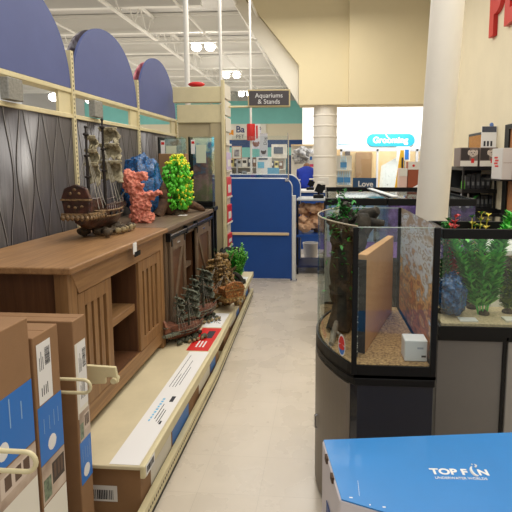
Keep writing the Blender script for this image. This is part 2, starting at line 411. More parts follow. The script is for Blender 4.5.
# ------------------------------------------------------------------ stand 1 (oak, slatted doors)
X0, X1, Y0, Y1 = -1.72, -1.125, 1.99, 3.24
S1 = thing('aquarium_stand', 'oak brown aquarium stand with slatted doors and open centre shelf, nearest on left', 'stand', (-1.42,2.6,.3))
MB().box(X0, X1+.035, Y0-.035, Y1+.01, 1.118, 1.15).build('top', M_w1y, S1, bev=.006, seg=2)
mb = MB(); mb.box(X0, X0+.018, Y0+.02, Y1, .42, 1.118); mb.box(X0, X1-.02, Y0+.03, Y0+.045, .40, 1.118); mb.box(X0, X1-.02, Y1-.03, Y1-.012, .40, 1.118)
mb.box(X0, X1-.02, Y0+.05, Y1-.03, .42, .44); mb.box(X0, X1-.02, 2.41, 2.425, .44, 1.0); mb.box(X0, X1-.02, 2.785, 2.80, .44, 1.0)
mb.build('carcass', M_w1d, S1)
for (xa, xb) in ((X0, X0+.06), (X1-.065, X1)):
    for (ya, yb) in ((Y0, Y0+.075), (Y1-.06, Y1)):
        MB().box(xa, xb, ya, yb, .3, 1.118).build('leg', M_w1z, S1, bev=.003)
MB().prism([(Y0+.02,1.118),(Y1-.0,1.118),(Y1-.06,1.005),(Y0+.085,1.005)], X1-.03, X1+.004, 'X').build('apron', M_w1y, S1, bev=.002)
MB().box(X1-.04, X1-.006, Y0+.075, Y1-.06, .34, .43).build('bottom_rail', M_w1y, S1, bev=.003)
MB().box(X0+.06, X1-.06, Y0+.012, Y0+.03, .34, .43).build('end_rail', M_w1z, S1)
MB().box(X0, X1-.03, 2.425, 2.785, .70, .745).build('inner_shelf', M_w1y, S1, bev=.003)
def slat_door(y0, y1, z0, z1, parent):
    mb = MB(); xa, xb = X1-.03, X1-.004
    st = .062
    mb.box(xa, xb, y0, y0+st, z0, z1); mb.box(xa, xb, y1-st, y1, z0, z1); mb.box(xa, xb, y0+st, y1-st, z0, z0+st+.01); mb.box(xa, xb, y0+st, y1-st, z1-st-.01, z1)
    d = mb.build('door', M_w1z, parent, bev=.002)
    n = 3; gap = (y1-y0-2*st); sw = gap/(2*n+1)
    for k in range(n):
        a = y0+st+sw*(2*k+1)
        MB().box(xa+.002, xb-.004, a-.004, a+sw+.004, z0+st, z1-st).build('slat', M_w1z, d)
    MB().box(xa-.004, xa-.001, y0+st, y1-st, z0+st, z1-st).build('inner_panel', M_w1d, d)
slat_door(2.075, 2.42, .435, 1.0, S1); slat_door(2.795, 3.178, .435, 1.0, S1)
# price tag clip on stand 1's apron
t = thing('price_tag', 'small white and black price tag clipped on front edge of oak stand top', 'tag', (-1.085,2.66,1.05))
MB().box(-1.0895, -1.087, 2.63, 2.68, 1.08, 1.145).build('card', M_white, t)
MB().box(-1.089, -1.085, 2.645, 2.73, 1.062, 1.09).build('clip', M_black, t)
# ------------------------------------------------------------------ stand 2 (sliding barn doors)
Y0b, Y1b = 3.29, 4.68
S2 = thing('barn_door_stand', 'darker brown aquarium stand with sliding barn doors on black track', 'stand', (-1.42,3.98,.3))
MB().box(X0, X1+.02, Y0b-.02, Y1b+.01, 1.112, 1.148).build('top', M_w2y, S2, bev=.004)
mb = MB(); mb.box(X0, X0+.02, Y0b, Y1b, .36, 1.112); mb.box(X0, X1-.03, Y0b, Y0b+.02, .3, 1.112); mb.box(X0, X1-.03, Y1b-.02, Y1b, .3, 1.112); mb.box(X0, X1-.03, Y0b, Y1b, .36, .39)
mb.box(X0, X1-.03, 3.72, 3.74, .39, 1.1); mb.box(X0, X1-.03, 4.05, 4.07, .39, 1.1)
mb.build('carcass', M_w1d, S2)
MB().box(X0, X1-.035, 3.74, 4.05, .72, .755).build('inner_shelf', M_w2y, S2)
MB().box(X1-.03, X1-.004, Y0b, Y0b+.06, .3, 1.112).build('leg', M_w2z, S2)
MB().box(X1-.03, X1-.004, Y1b-.06, Y1b, .3, 1.112).build('leg', M_w2z, S2)
MB().box(X1-.03, X1-.006, Y0b+.06, Y1b-.06, .31, .40).build('bottom_rail', M_w2y, S2)
MB().box(X1-.03, X1-.01, Y0b+.06, Y1b-.06, 1.02, 1.112).build('apron', M_w2y, S2)
mb = MB(); mb.box(X1+.018, X1+.026, Y0b+.02, Y1b-.03, 1.055, 1.085); mb.mi = 1; mb.box(X1+.0262, X1+.027, Y0b+.05, Y1b-.05, 1.078, 1.087)
tr = mb.build('track', [M_blackm, M_chrome], S2)
for y in (3.31, 3.74, 4.05, 4.63): MB().box(X1-.004, X1+.03, y, y+.022, 1.04, 1.10).build('track_bracket', M_blackm, tr)
def barn_door(y0, y1, flip):
    mb = MB(); xa, xb = X1-.002, X1+.016; z0, z1 = .41, 1.045; st = .055
    mb.box(xa, xb, y0, y0+st, z0, z1); mb.box(xa, xb, y1-st, y1, z0, z1); mb.box(xa, xb, y0+st, y1-st, z0, z0+st); mb.box(xa, xb, y0+st, y1-st, z1-st*1.6, z1)
    a, b = (y0+st, y1-st) if flip else (y1-st, y0+st); w = .045 if flip else -.045
    mb.prism([(a,z0+st),(a+w,z0+st),(b,z1-st*1.6),(b-w,z1-st*1.6)], xa+.001, xb-.002, 'X')
    d = mb.build('door', M_w2z, S2, bev=.002)
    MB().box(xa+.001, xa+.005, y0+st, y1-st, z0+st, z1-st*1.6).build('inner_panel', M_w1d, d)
    for y in (y0+.03, y1-.03):
        MB().box(xb, xb+.006, y-.01, y+.01, z1-.05, z1+.04).build('hanger', M_blackm, d)
    MB().box(xb, xb+.004, (y0+y1)/2-.035, (y0+y1)/2+.035, 1.0, 1.012).build('name_plate', M_chrome, d)
barn_door(3.35, 3.73, True); barn_door(4.06, 4.55, False)
# dark stand behind
S3 = thing('black_metal_stand', 'slim black metal tank stand beyond the barn door stand', 'stand', (-1.42,4.81,.3))
MB().box(X0, X1+.02, 4.73, 4.9, 1.12, 1.16).build('top', M_blackm, S3, bev=.003)
for x in (X0+.02, X1-.01):
    for y in (4.75, 4.88): MB().box(x-.015, x+.015, y-.015, y+.015, .3, 1.12).build('leg', M_blackm, S3)
MB().box(X0, X1, 4.74, 4.89, .7, .72).build('lower_shelf', M_blackm, S3)

# ------------------------------------------------------------------ endcap with header
EC = thing('endcap_display', 'tall cream endcap with perforated upright and stepped header at aisle end', 'shelving', (-1.35,5.75,0))
mb = MB(); mb.box(-1.27, -1.10, 5.32, 5.34, .301, 2.08); mb.mi = 1
z = .4
while z < 2.0:
    mb.box(-1.13, -1.122, 5.3185, 5.3199, z, z+.016); z += .032
mb.build('perforated_panel', [mat('putty_metal', (176,162,128), .5, var=.06, scale=5), M_creamhole], EC)
MB().box(-1.64, -1.27, 5.34, 5.35, .301, 2.08).build('back_panel', mat('putty_metal', (0,0,0)), EC)
MB().box(-1.68, -1.14, 5.30, 5.38, 2.26, 2.43).build('header_board', M_cream, EC, bev=.006)
MB().box(-1.64, -1.14, 5.31, 5.38, 2.04, 2.24).build('header_board', M_cream, EC, bev=.006)
MB().box(-1.14, -1.105, 5.29, 5.335, .301, 2.50).build('corner_post', M_cream, EC, bev=.004)
for z0, z1 in ((2.31,2.47), (2.13,2.29), (1.95,2.11)):
    MB().box(-1.14, -1.10, 5.335, 5.64, z0, z1).build('side_board', M_offw, EC, bev=.004)
MB().box(-1.14, -1.125, 5.335, 5.66, .301, 1.95).build('side_panel', M_offw, EC)
for z in (.35, .62, .9, 1.2, 1.5, 1.8):
    MB().box(-1.125, -1.095, 5.36, 5.64, z, z+.02).build('side_shelf', M_offw, EC)
for i, (z, h, c, l) in enumerate(((.64,.14,(190,30,40),'red carton on the low endcap side shelf'), (.92,.2,(206,34,48),'red carton stacked on the knee-high endcap side shelf'), (1.22,.22,(210,60,70),'red and white carton on the chest-high endcap side shelf'), (1.52,.2,(196,180,214),'pale lilac carton on the endcap side shelf'), (.37,.17,(220,216,208),'white carton on the lowest endcap side shelf'))):
    t = thing('product_carton', l, 'box', (-1.1,5.5,z))
    MB().box(-1.124, -1.10, 5.37, 5.62, z+.001, z+h).build('carton', mat('carton%d' % i, c, .5), t, bev=.003)
    MB().box(-1.0999, -1.0992, 5.42, 5.58, z+.04, z+h*.6).build('printed_panel', M_white, t)
o = MB().blob((-1.42,5.34,2.46), .06, 2, sc=(1.6,.7,.5)).build('red_pouch', M_red, smooth=60); tag(o, 'red pouch lying on top of the cream header', 'pouch')
# hanging aisle sign on an arm
SG = thing('aisle_sign', 'dark grey aisle sign reading Aquariums and Stands in pale frame on arm', 'sign', (-.64,5.5,2.3))
MB().tube([(-1.15,5.6,2.235),(-1.12,5.515,2.235),(-.4,5.515,2.235)], .012, 8).build('arm', M_cream, SG, smooth=40)
MB().box(-.875, -.395, 5.49, 5.51, 2.23, 2.42).build('frame', mat('sign_frame', (196,178,132), .4), SG, bev=.003)
MB().box(-.86, -.41, 5.486, 5.49, 2.245, 2.405).build('board', mat('sign_grey', (72,66,68), .5), SG)
text('lettering', 'Aquariums', .072, (-.635,5.4845,2.33), FRONT, M_white, SG, .0005, 'CENTER')
text('lettering', '& Stands', .072, (-.635,5.4845,2.263), FRONT, M_white, SG, .0005, 'CENTER')

# ------------------------------------------------------------------ cardboard cartons front left
def bars(mb, face, x, y0, y1, z0, z1, n, mode='v'):
    for k in range(n):
        if mode == 'v':
            a = y0+(y1-y0)*k/n; mb.box(x, x+.0006, a, a+(y1-y0)/n*R.uniform(.25,.7), z0, z1)
        else:
            a = z0+(z1-z0)*k/n; mb.box(x, x+.0006, y0, y0+(y1-y0)*R.uniform(.5,1), a, a+(z1-z0)/n*.4)
def carton(name, label, x0, x1, y0, y1, z0, z1, prints):
    t = thing(name, label, 'box', ((x0+x1)/2,(y0+y1)/2,z0))
    MB().box(x0, x1, y0, y1, z0, z1).build('carton', M_brown, t, bev=.004, seg=2)
    MB().box(x0+.002, x1-.004, (y0+y1)/2-.001, (y0+y1)/2+.001, z1-.0005, z1+.0006).build('flap_seam', M_brown2, t)
    x = x1+.0006
    for kind, a, b, c, d in prints:
        if kind == 'blue':
            p = MB().box(x, x+.0006, a, b, c, d).build('blue_print', M_boxblue, t)
            m = MB(); m.blob((x+.0008,(a+b)/2,c+(d-c)*.25), .028, 2, sc=(.02,.9,1)); m.build('round_badge', M_white, p, smooth=60)
            m = MB()
            for yy in (.2,.42,.62,.8): m.box(x+.0008, x+.0012, a+(b-a)*yy, a+(b-a)*(yy+.014), c+(d-c)*.5, c+(d-c)*R.uniform(.75,.95))
            m.build('small_print', mat('pale_print', (150,180,214), .5), p)
        elif kind == 'sticker':
            p = MB().box(x+.0004, x+.001, a, b, c, d).build('white_sticker', M_white, t)
            m = MB(); h = d-c
            for k in range(22): m.box(x+.0011, x+.0014, a+(b-a)*.55, a+(b-a)*.92, d-h*.12-h*.3*k/22, d-h*.12-h*.3*k/22+h*.3/22*R.uniform(.3,.75))
            for yy in (.15,.27,.39): m.box(x+.0011, x+.0014, a+(b-a)*yy, a+(b-a)*(yy+.035), c+h*.55, c+h*R.uniform(.75,.92))
            for yy in (.2,.35,.5,.62): m.box(x+.0011, x+.0014, a+(b-a)*yy, a+(b-a)*(yy+.05), c+h*.12, c+h*R.uniform(.25,.42))
            m.build('barcode', M_ink, p)
        elif kind == 'photo':
            p = MB().box(x+.0002, x+.0008, a, b, c, d).build('photo_print', picture('photo_room', [(.3,(150,128,112)),(.5,(188,168,150)),(.7,(206,192,178))], 8), t)
            pm = MB(); pm.box(x+.0009, x+.0013, a+(b-a)*.42, a+(b-a)*.95, c+(d-c)*.3, c+(d-c)*.85); pm.build('pictured_cabinet', mat('pictured_'+name, (60,50,46) if 'second' in label or 'narrow' in label else (206,190,176), .5), p)
            for k in (.05,.4,.7): MB().box(x+.0014, x+.0018, a+(b-a)*(.46+.45*k), a+(b-a)*(.46+.45*k+.1), c+(d-c)*.42, c+(d-c)*.8).build('pictured_door', mat('pictured_dark', (92,70,56), .5), p)
            MB().box(x+.0009, x+.0013, a+(b-a)*.05, a+(b-a)*.36, c+(d-c)*.08, c+(d-c)*.62).build('pictured_plant', picture('pictured_green', [(.35,(60,74,58)),(.6,(120,136,110))], 60), p)
        elif kind == 'white':
            p = MB().box(x, x+.0006, a, b, c, d).build('white_print', M_offw, t)
    return t
carton('cabinet_carton', 'large brown carton with blue print panel at left frame edge, nearest of three', -1.66, -.92, 1.08, 1.385, .021, 1.124,
       [('blue',1.085,1.382,.72,.925), ('photo',1.085,1.382,.60,.715), ('white',1.085,1.382,.2,.6)])
carton('slim_carton', 'narrow brown carton with white shipping sticker, middle of the three upright boxes', -1.66, -.93, 1.415, 1.562, .021, 1.043,
       [('sticker',1.432,1.51,.805,1.012), ('blue',1.42,1.559,.597,.80), ('photo',1.42,1.559,.455,.594), ('white',1.42,1.559,.15,.45)])
carton('stand_carton', 'brown carton leaning by the oak stand, farthest of the three upright boxes', -1.69, -.955, 1.705, 1.80, .021, 1.0,
       [('white',1.71,1.79,.60,.905), ('sticker',1.725,1.79,.64,.9), ('photo',1.715,1.797,.50,.62), ('blue',1.69+.02,1.797,.32,.50)])
for y, x1, z, l in ((1.64,-.862,.775,'cream wire loop divider between the second and third brown cartons'), (1.05,-.70,.872,'cream wire loop divider in front of the largest brown carton')):
    mb = MB(); h = .026; pts = [(-1.738,y,z+h),(x1-h,y,z+h)]
    for k in range(1,8):
        a = PI/2-PI*k/8; pts.append((x1-h+h*math.cos(a), y, z+h*math.sin(a)))
    pts += [(x1-h,y,z-h),(-1.738,y,z-h)]
    o = mb.tube(pts, .0062, 10).build('wire_divider', M_cream, smooth=40); tag(o, l, 'divider', 'cream wire loop dividers')
# boxes lying under the display shelf
def low_box(y0, y1, x1, label, blue):
    x1 = x1+bend(y1)
    t = thing('low_carton', label, 'box', (-1.2,(y0+y1)/2,.021), 0, 'cartons under the display shelf')
    MB().box(-1.62, x1, y0, y1, .021, .262).build('carton', M_brown, t, bev=.004, seg=2)
    if blue: MB().box(x1+.0003, x1+.001, y0+.12, y0+.42, .09, .25).build('white_print', M_offw, t); MB().box(x1+.0005, x1+.0012, y0+.44, y1-.12, .09, .25).build('blue_print', M_boxblue, t)
    return t
t = low_box(1.93, 2.8, -.806, 'brown carton under the near end of the shelf with white barcode label', True)
MB().box(-1.05, -.915, 1.9285, 1.9294, .09, .166).build('barcode_sticker', M_white, t)
mb = MB()
for k in range(14): mb.box(-1.04+k*.008, -1.04+k*.008+R.uniform(.002,.006), 1.9275, 1.9284, .10, .145)
mb.build('barcode', M_ink, t)
low_box(2.83, 3.55, -.806, 'brown carton with blue print, second under the shelf', True)
low_box(3.85, 4.05, -.806, 'small brown carton edge standing by the shelf gap', False)
low_box(4.1, 4.8, -.806, 'brown carton with white and blue print, beneath the gold wreck ornament', True)
low_box(4.83, 5.55, -.806, 'farthest brown carton under the shelf end beside blue partition', True)
# shelf cards
def card(label, x0, x1, y0, y1, m, red=False, group=None):
    x0 += bend(y1); x1 += bend(y1)
    t = thing('price_card', label, 'card', ((x0+x1)/2,(y0+y1)/2,.3))
    MB().box(x0, x1, y0, y1, .3005, .3018).build('card', m, t)
    mb = MB(); L = y1-y0; W = x1-x0
    if red:
        mb.box(x0+W*.45, x0+W*.8, y0+L*.52, y0+L*.85, .3019, .3023)
        mb.build('dark_print', M_ink, t)
        mb = MB()
        for k in range(3): mb.box(x0+W*(.3+.16*k), x0+W*(.37+.16*k), y0+L*.14, y0+L*R.uniform(.36,.48), .3019, .3023)
        mb.build('small_print', M_white, t)
    else:
        for xx, a, b in ((.2,.58,.95),(.34,.58,.72),(.46,.58,.88),(.58,.6,.8)): mb.box(x0+W*xx, x0+W*(xx+.025), y0+L*a, y0+L*b, .3019, .3022)
        for xx, a, b in ((.48,.30,.42),(.60,.28,.38),(.70,.27,.37)): mb.box(x0+W*xx, x0+W*(xx+.03), y0+L*a, y0+L*b, .3019, .3022)
        mb.box(x0+W*.62, x0+W*.78, y0+L*.44, y0+L*.49, .3019, .3022); mb.box(x0+W*.76, x0+W*.84, y0+L*.26, y0+L*.285, .3019, .3022)
        mb.build('small_print', M_ink, t)
        mb = MB()
        for k in range(9): mb.box(x0+W*.30, x0+W*(.36+.04*R.random()), y0+L*(.28+.022*k), y0+L*(.294+.022*k), .3019, .3022)
        mb.build('blue_lettering', mat('pale_blue_ink', (110,180,220), .5), t)
card('long white price card lying along the near shelf front', -.925, -.79, 1.885, 3.14, M_white)
card('red price card on the shelf beside the small galleon', -.945, -.79, 3.16, 3.62, M_red, True)
card('short white price card on shelf just past the red card', -.94, -.79, 3.64, 4.0, M_white)
card('white price card near the gold wreck ornament base', -.90, -.79, 4.35, 4.75, M_white)
card('farthest white price card by the green plastic plant', -.94, -.79, 4.95, 5.35, M_white)
o = MB().box(-.7615, -.7600, 1.885, 1.99, .25, .298).build('edge_label', [M_white], GS1)
mb = MB()
for k in range(12): mb.box(-.7599, -.7592, 1.895+k*.007, 1.895+k*.007+R.uniform(.002,.005), .262, .29)
mb.build('barcode', M_ink, o)

# ------------------------------------------------------------------ ornaments: galleons
def make_ship(name, label, loc, rz, sc, hm, trim, sailm, mastm, rockm, sails=True, mast_h=(.73,.69), gold=False, hw=1.0, hz=1.0, mast_y=(.06,-.09), sail_x=0, sail_w=1.0):
    t = thing(name, label, 'ornament', loc, rz)
    S = lambda p: (p[0]*sc*hw, p[1]*sc, p[2]*sc*hz)
    sx, sz = sc*hw, sc*hz
    sec = [(-.26,.05,.075,.17),(-.2,.062,.05,.16),(-.1,.07,.04,.145),(.02,.072,.04,.135),(.12,.06,.042,.138),(.2,.036,.06,.15),(.25,.014,.09,.165),(.275,.003,.13,.172)]
    mb = MB(); rings = []
    for y, w, k, d in sec:
        ring = []
        for u in (-1,-.96,-.8,-.45,0,.45,.8,.96,1):
            ring.append(mb.bm.verts.new(S((w*(u if abs(u) < 1 else u*1.04), y, k+(d-k)*abs(u)**2.6))))
        rings.append(ring)
    for i in range(len(rings)-1):
        for j in range(8): mb._f([rings[i][j],rings[i][j+1],rings[i+1][j+1],rings[i+1][j]])
        mb._f([rings[i][0],rings[i+1][0],rings[i+1][8],rings[i][8]])
    mb._f(rings[0]); mb._f(rings[-1][::-1])
    hull = mb.build('hull', hm, t, smooth=50, local=True)
    # wales and gun ports
    for z0 in (.105, .135):
        for s in (-1,1):
            pts = []
            for y, w, k, d in sec[:-1]:
                u = max(0., min(1., (z0+.0*y-k)/(d-k)))**(1/2.6); pts.append(S((s*(w*u+.003), y, z0+.012*abs(y/.25)**2)))
            MB().tube(pts, .0055*sc, 6).build('wale', trim, hull, local=True, smooth=40)
    for y in (-.12,-.05,.02,.09):
        for s in (-1,1):
            MB().box(sx*(s*.066)-.004*sc, sx*s*.066+.004*sc, sc*(y-.009), sc*(y+.009), sz*.112, sz*.126).build('gun_port', M_ink, hull, local=True)
    # stern castle
    mb = MB(); mb.prism([(-.055*sx,.13*sz),(.055*sx,.13*sz),(.066*sx,.21*sz),(.05*sx,.255*sz),(0,.275*sz),(-.05*sx,.255*sz),(-.066*sx,.21*sz)], -.30*sc, -.272*sc, 'Y')
    mb.box(-.056*sx,.056*sx,-.275*sc,-.13*sc,.14*sz,.205*sz)
    st = mb.build('stern_castle', hm, t, local=True, bev=.003*sc)
    mb = MB()
    mb.box(-.068*sx,.068*sx,-.305*sc,-.12*sc,.125*sz,.137*sz); mb.box(-.066*sx,.066*sx,-.308*sc,-.27*sc,.198*sz,.206*sz)
    for k in range(6): mb.blob(S((-.055+.022*k,-.312,.115)), .015*sc, 1, .2, 6, (1,.7,1.2), k)
    for k in range(7): mb.blob(S((.066,-.29+.028*k,.115)), .012*sc, 1, .2, 6, (.7,1,1.2), k+9); mb.blob(S((-.066,-.29+.028*k,.115)), .012*sc, 1, .2, 6, (.7,1,1.2), k+9)
    for dx, dz in ((-.03,.17),(.0,.165),(.03,.17),(-.02,.232),(.02,.232),(0,.25)): mb.blob(S((dx,-.302,dz)), .011*sc, 1, .3, 6, (1,.5,.8), dx*9)
    mb.build('gallery_carving', trim, st, local=True, smooth=50)
    # railing
    mb = MB()
    for s in (-1,1):
        for k in range(13):
            y = -.12+.026*k; w = .07-.2*max(0,y-.05)**1.5*1.6
            mb.tube([S((s*w,y,.14)), S((s*w,y,.165))], .0028*sc, 5)
        mb.tube([S((s*.07,-.12,.166)),S((s*.07,.05,.166)),S((s*.052,.16,.17)),S((s*.02,.235,.185))], .004*sc, 6)
    mb.build('railing', hm, t, local=True)
    MB().tube([S((0,.22,.165)),S((0,.34,.215))], [.008*sc,.004*sc], 6).build('bowsprit', mastm, t, local=True, smooth=40)
    masts = []
    for my, h in ((mast_y[0],mast_h[0]), (mast_y[1],mast_h[1])):
        mb = MB(); mb.tube([S((0,my,.12)), S((0,my,h*.62)), S((0,my,h))], [.011*sc,.009*sc,.006*sc], 8)
        for zz in (.55,.74,.93): mb.lathe(S((0,my,h*zz)), [(.008*sc,-.006*sc),(.017*sc,0),(.017*sc,.008*sc),(.009*sc,.012*sc)], 10)
        mb.blob(S((0,my,h)), .011*sc, 1, 0, 1)
        m = mb.build('mast', mastm, t, local=True, smooth=40); masts.append((my,h,m))
    if sails:
        for mi, (my, h, m) in enumerate(masts):
            lev = ((.47,.64,.062),(.665,.79,.054),(.815,.93,.044)) if mi == 0 else ((.50,.68,.03),(.69,.80,.026),(.81,.92,.022))
            for k, (a, b, w) in enumerate(lev):
                w *= sail_w
                mb = MB(); za, zb = a*h, b*h; n = 7; g = []
                for i in range(n+1):
                    row = []
                    for j in range(n+1):
                        u = j/n*2-1; v = i/n
                        x = sail_x*(1 if mi == 0 else .6) + u*w*(1.0-.2*v)*(1+.3*noise.noise(Vector((i*.7,k*3.1,j*.5))))
                        y = my+.022+.045*math.sin(PI*v)*(1-.4*u*u)+.026*noise.noise(Vector((i*.9,j*.8,k*5+mi*7)))
                        z = za+(zb-za)*v + (.03*noise.noise(Vector((j*1.1,k*2.2,mi)))*(1-v)) - .008*u*u*(1-v)
                        row.append(mb.bm.verts.new(S((x,y,z))))
                    g.append(row)
                for i in range(n):
                    for j in range(n):
                        if i == 0 and (j*5+k*3) % 7 == 0: continue
                        mb._f([g[i][j],g[i][j+1],g[i+1][j+1],g[i+1][j]])
                s = mb.build('sail', sailm, t, local=True, smooth=-1)
                md = s.modifiers.new('Solidify','SOLIDIFY'); md.thickness = .006*sc
                mb = MB(); so = sail_x*(1 if mi == 0 else .6); mb.tube([S((-w*1.05+so,my+.01,zb)),S((w*1.05+so,my+.01,zb))], .0065*sc, 6)
                for q in (-.8,-.3,.2,.7): mb.blob(S((w*q+so,my+.016,zb-.006)), .015*sc, 1, .3, 6, (1,.9,.9), q*3+k)
                mb.build('yard_roll', sailm if mi == 0 else sailm, s, local=True, smooth=50)
    mb = MB()
    for (my, h, m) in masts:
        for s in (-1,1):
            for dy in (-.05,.0,.04): mb.tube([S((s*.068,my+dy,.15)), S((0,my,h*.8))], .0017*sc, 4)
    mb.build('rigging', mat('rigging_pale', (170,164,150), .6), t, local=True)
    mb = MB()
    for k in range(16):
        a = k*2.4; rr = .05 + .03*R.random()
        mb.blob(S((rr*math.cos(a), -.13+.024*k, .028)), R.uniform(.024,.036)*sc, 2, .5, 8, (1,1.2,.9), k)
    mb.build('rock_base', rockm, t, local=True, smooth=60)
    if not gold:
        mb = MB()
        for k in range(5): mb.blob(S((.085+.006*(k % 2), -.02+.055*k, .024)), .022*sc, 2, .35, 7, (.8,1,.9), k+20)
        mb.build('skull', mat('bone', (142,126,92), .8, var=.4, scale=60), t, local=True, smooth=60)
    return t
M_hull = mat('hull_oxblood', (46,26,20), .4, var=.5, scale=25, c2=(84,44,32), coat=.3, bump=.3, bscale=80)
M_trim = mat('carved_trim', (100,76,48), .5, var=.5, scale=60, c2=(160,130,92))
M_sail = mat('tattered_sail', (150,136,104), .8, var=.4, scale=40, c2=(206,196,164), bump=.5, bscale=90)
M_mast = mat('mast_dark', (34,26,22), .6, var=.3, scale=30)
M_rockd = mat('rock_dark', (50,38,28), .8, var=.5, scale=40, c2=(96,80,58))
make_ship('pirate_galleon', 'large dark red galleon ornament with tattered beige sails on the oak stand', (-1.40,2.92,1.15), math.radians(-2), 1.0, M_hull, M_trim, M_sail, M_mast, M_rockd, True, (.72/1.2,.66/1.2), False, 1.3, 1.2, (.05,-.15), .022)
M_hullr = mat('hull_rust', (92,54,38), .6, var=.5, scale=40, c2=(140,88,62))
M_sailg = mat('sail_greygreen', (78,88,74), .8, var=.6, scale=60, c2=(150,156,136))
M_rockg = mat('rock_greygreen', (44,50,42), .85, var=.5, scale=50, c2=(96,100,80))
make_ship('small_galleon', 'small rust hulled galleon ornament with grey green sails, nearest on lower shelf', (-1.03,3.36,.3), math.radians(-40), .64, M_hullr, M_sailg, M_sailg, M_rockg, M_rockg, True, (.54,.48), False, 1.7, 1.15, (.07,-.08), 0, 1.7)
make_ship('small_galleon', 'small rust hulled galleon ornament standing just behind the nearest one', (-1.03,3.78,.3), math.radians(-40), .68, M_hullr, M_sailg, M_sailg, M_rockg, M_rockg, True, (.58,.50), False, 1.7, 1.15, (.07,-.08), 0, 1.7)
M_gold = mat('wreck_gold', (70,54,30), .5, var=.7, scale=60, c2=(184,146,84), bump=.4, bscale=80)
M_goldd = mat('wreck_brown', (62,46,28), .6, var=.5, scale=40, c2=(120,92,52))
M_orange = mat('wreck_orange', (84,54,28), .6, var=.7, scale=50, c2=(184,116,54))
make_ship('sunken_wreck', 'tall golden brown shipwreck ornament with ragged masts on lower shelf', (-.965,4.27,.3), math.radians(40), 1.0, M_orange, M_gold, M_gold, M_goldd, M_gold, True, (.44,.38), True, 1.5, 1.0, (.06,-.1), 0, 1.1)
t = thing('rock_ruin', 'brown lumpy ruin ornament behind the golden shipwreck on lower shelf', 'ornament', (-1.02,4.68,.3))
mb = MB()
for k in range(60):
    z = .03+.36*R.random()**1.1; rr = .13*(1-z/.55); a = R.random()*6.28
    mb.blob((-1.02+rr*math.cos(a), 4.68+rr*math.sin(a), .3+z), R.uniform(.018,.036), 2, .6, 8, (1,1,1), k)
mb.build('rock', M_gold, t, smooth=60)
mb = MB()
for k in range(14): a = R.random()*6.28; mb.tube([(-1.02,4.68,.45),(-1.02+.14*math.cos(a),4.68+.14*math.sin(a),.55+.16*R.random())], [.012,.005], 6)
mb.build('spar', M_goldd, t, smooth=40)
t = thing('bridge_arch', 'dark brown arch ornament beside the green plastic plant on lower shelf', 'ornament', (-.92,5.2,.3))
pts = [(-.985+.10*math.cos(a), 5.0+.03*math.cos(a), .3+.12*math.sin(a)) for a in [PI*k/12 for k in range(13)]]
MB().tube(pts, [.03,.028,.027,.026,.025,.024,.024,.024,.025,.026,.027,.028,.03], 10).build('arch', M_darkwood, t, smooth=50)
mb = MB()
for k in range(8): mb.blob((-.985+R.uniform(-.11,.11), 5.0+R.uniform(-.06,.06), .325), R.uniform(.025,.04), 2, .5, 8, (1,1,.8), k)
mb.build('rock_base', M_darkwood, t, smooth=60)
t = thing('black_cave', 'black rock cave ornament behind the arch near shelf end', 'ornament', (-1.08,5.3,.3))
mb = MB()
for k in range(16): mb.blob((-1.08+R.uniform(-.08,.08), 5.3+R.uniform(-.08,.08), .33+.28*R.random()), R.uniform(.05,.08), 2, .6, 8, (1,1,1), k)
mb.build('rock', mat('rock_black', (26,28,30), .8, var=.5, scale=40, c2=(60,62,60)), t, smooth=60)

# ------------------------------------------------------------------ plants
def bushy(name, label, loc, h, rad, n, mats, tip=None, lean=(0,0), seed=1):
    rr = random.Random(seed); t = thing(name, label, 'plant', loc)
    mb = MB(); st = MB(); x, y, z = loc
    for k in range(n):
        a = rr.random()*6.28; r0 = rad*.25*rr.random(); r1 = rad*(.35+.65*rr.random())
        zt = h*(.55+.45*rr.random()) if r1 < rad*.75 else h*(.4+.45*rr.random())
        p0 = Vector((x+r0*math.cos(a), y+r0*math.sin(a), z+.01)); p1 = Vector((x+r1*math.cos(a)+lean[0], y+r1*math.sin(a)+lean[1], z+zt)); pm = (p0+p1)/2+Vector((0,0,h*.08))
        st.tube([p0,pm,p1], [.004,.003,.002], 5)
        for i in range(18):
            f = .12+.88*i/17; p = p0*(1-f)**2+pm*2*f*(1-f)+p1*f*f
            for j in range(3):
                b = rr.random()*6.28; d = Vector((math.cos(b), math.sin(b), .5+.5*rr.random()))
                mb.mi = 0 if rr.random() < .6 else 1
                mb.leaf(p, d, rad*.26*(1.15-.5*f), rad*.055)
    mb.build('foliage', mats, t, smooth=-1)
    st.build('stem', mats[1], t)
    MB().lathe(loc, [(rad*.3,0),(rad*.34,.012),(rad*.2,.022)], 14).build('base', M_rockd, t, smooth=40)
    return t
# yellow and green lumpy plant on the barn door stand
px, py, pz = -1.30, 4.15, 1.148
t = thing('plastic_plant', 'bright green plastic plant with yellow tips on the barn door stand', 'plant', (px,py,pz))
mb = MB(); tips = MB(); rr = random.Random(3)
for k in range(760):
    z = .05+.46*rr.random(); prof = .135*math.sin(min(1, (z+.06)/.22)*PI/2)*(1 if z < .38 else (.56-z)/.18); a = rr.random()*6.28; q = prof*rr.random()**.4
    x = px+q*math.cos(a)+.05*(z-.2); y = py+q*math.sin(a)
    s = rr.uniform(.010,.017); mb.blob((x,y,pz+z), s, 1, .5, 6, (1,1,1.3), k)
    if (math.cos(a) > .3 and rr.random() < .5) or (z > .42 and rr.random() < .6): tips.blob((x+.012*math.cos(a),y+.012*math.sin(a),pz+z+.014), s*.8, 1, .2, 6, (1,1,1), k)
mb.build('foliage', mat('bud_green', (92,196,50), .5, var=.3, scale=10), t, smooth=60); tips.build('yellow_tips', M_yel, t, smooth=60)['kind'] = 'stuff'
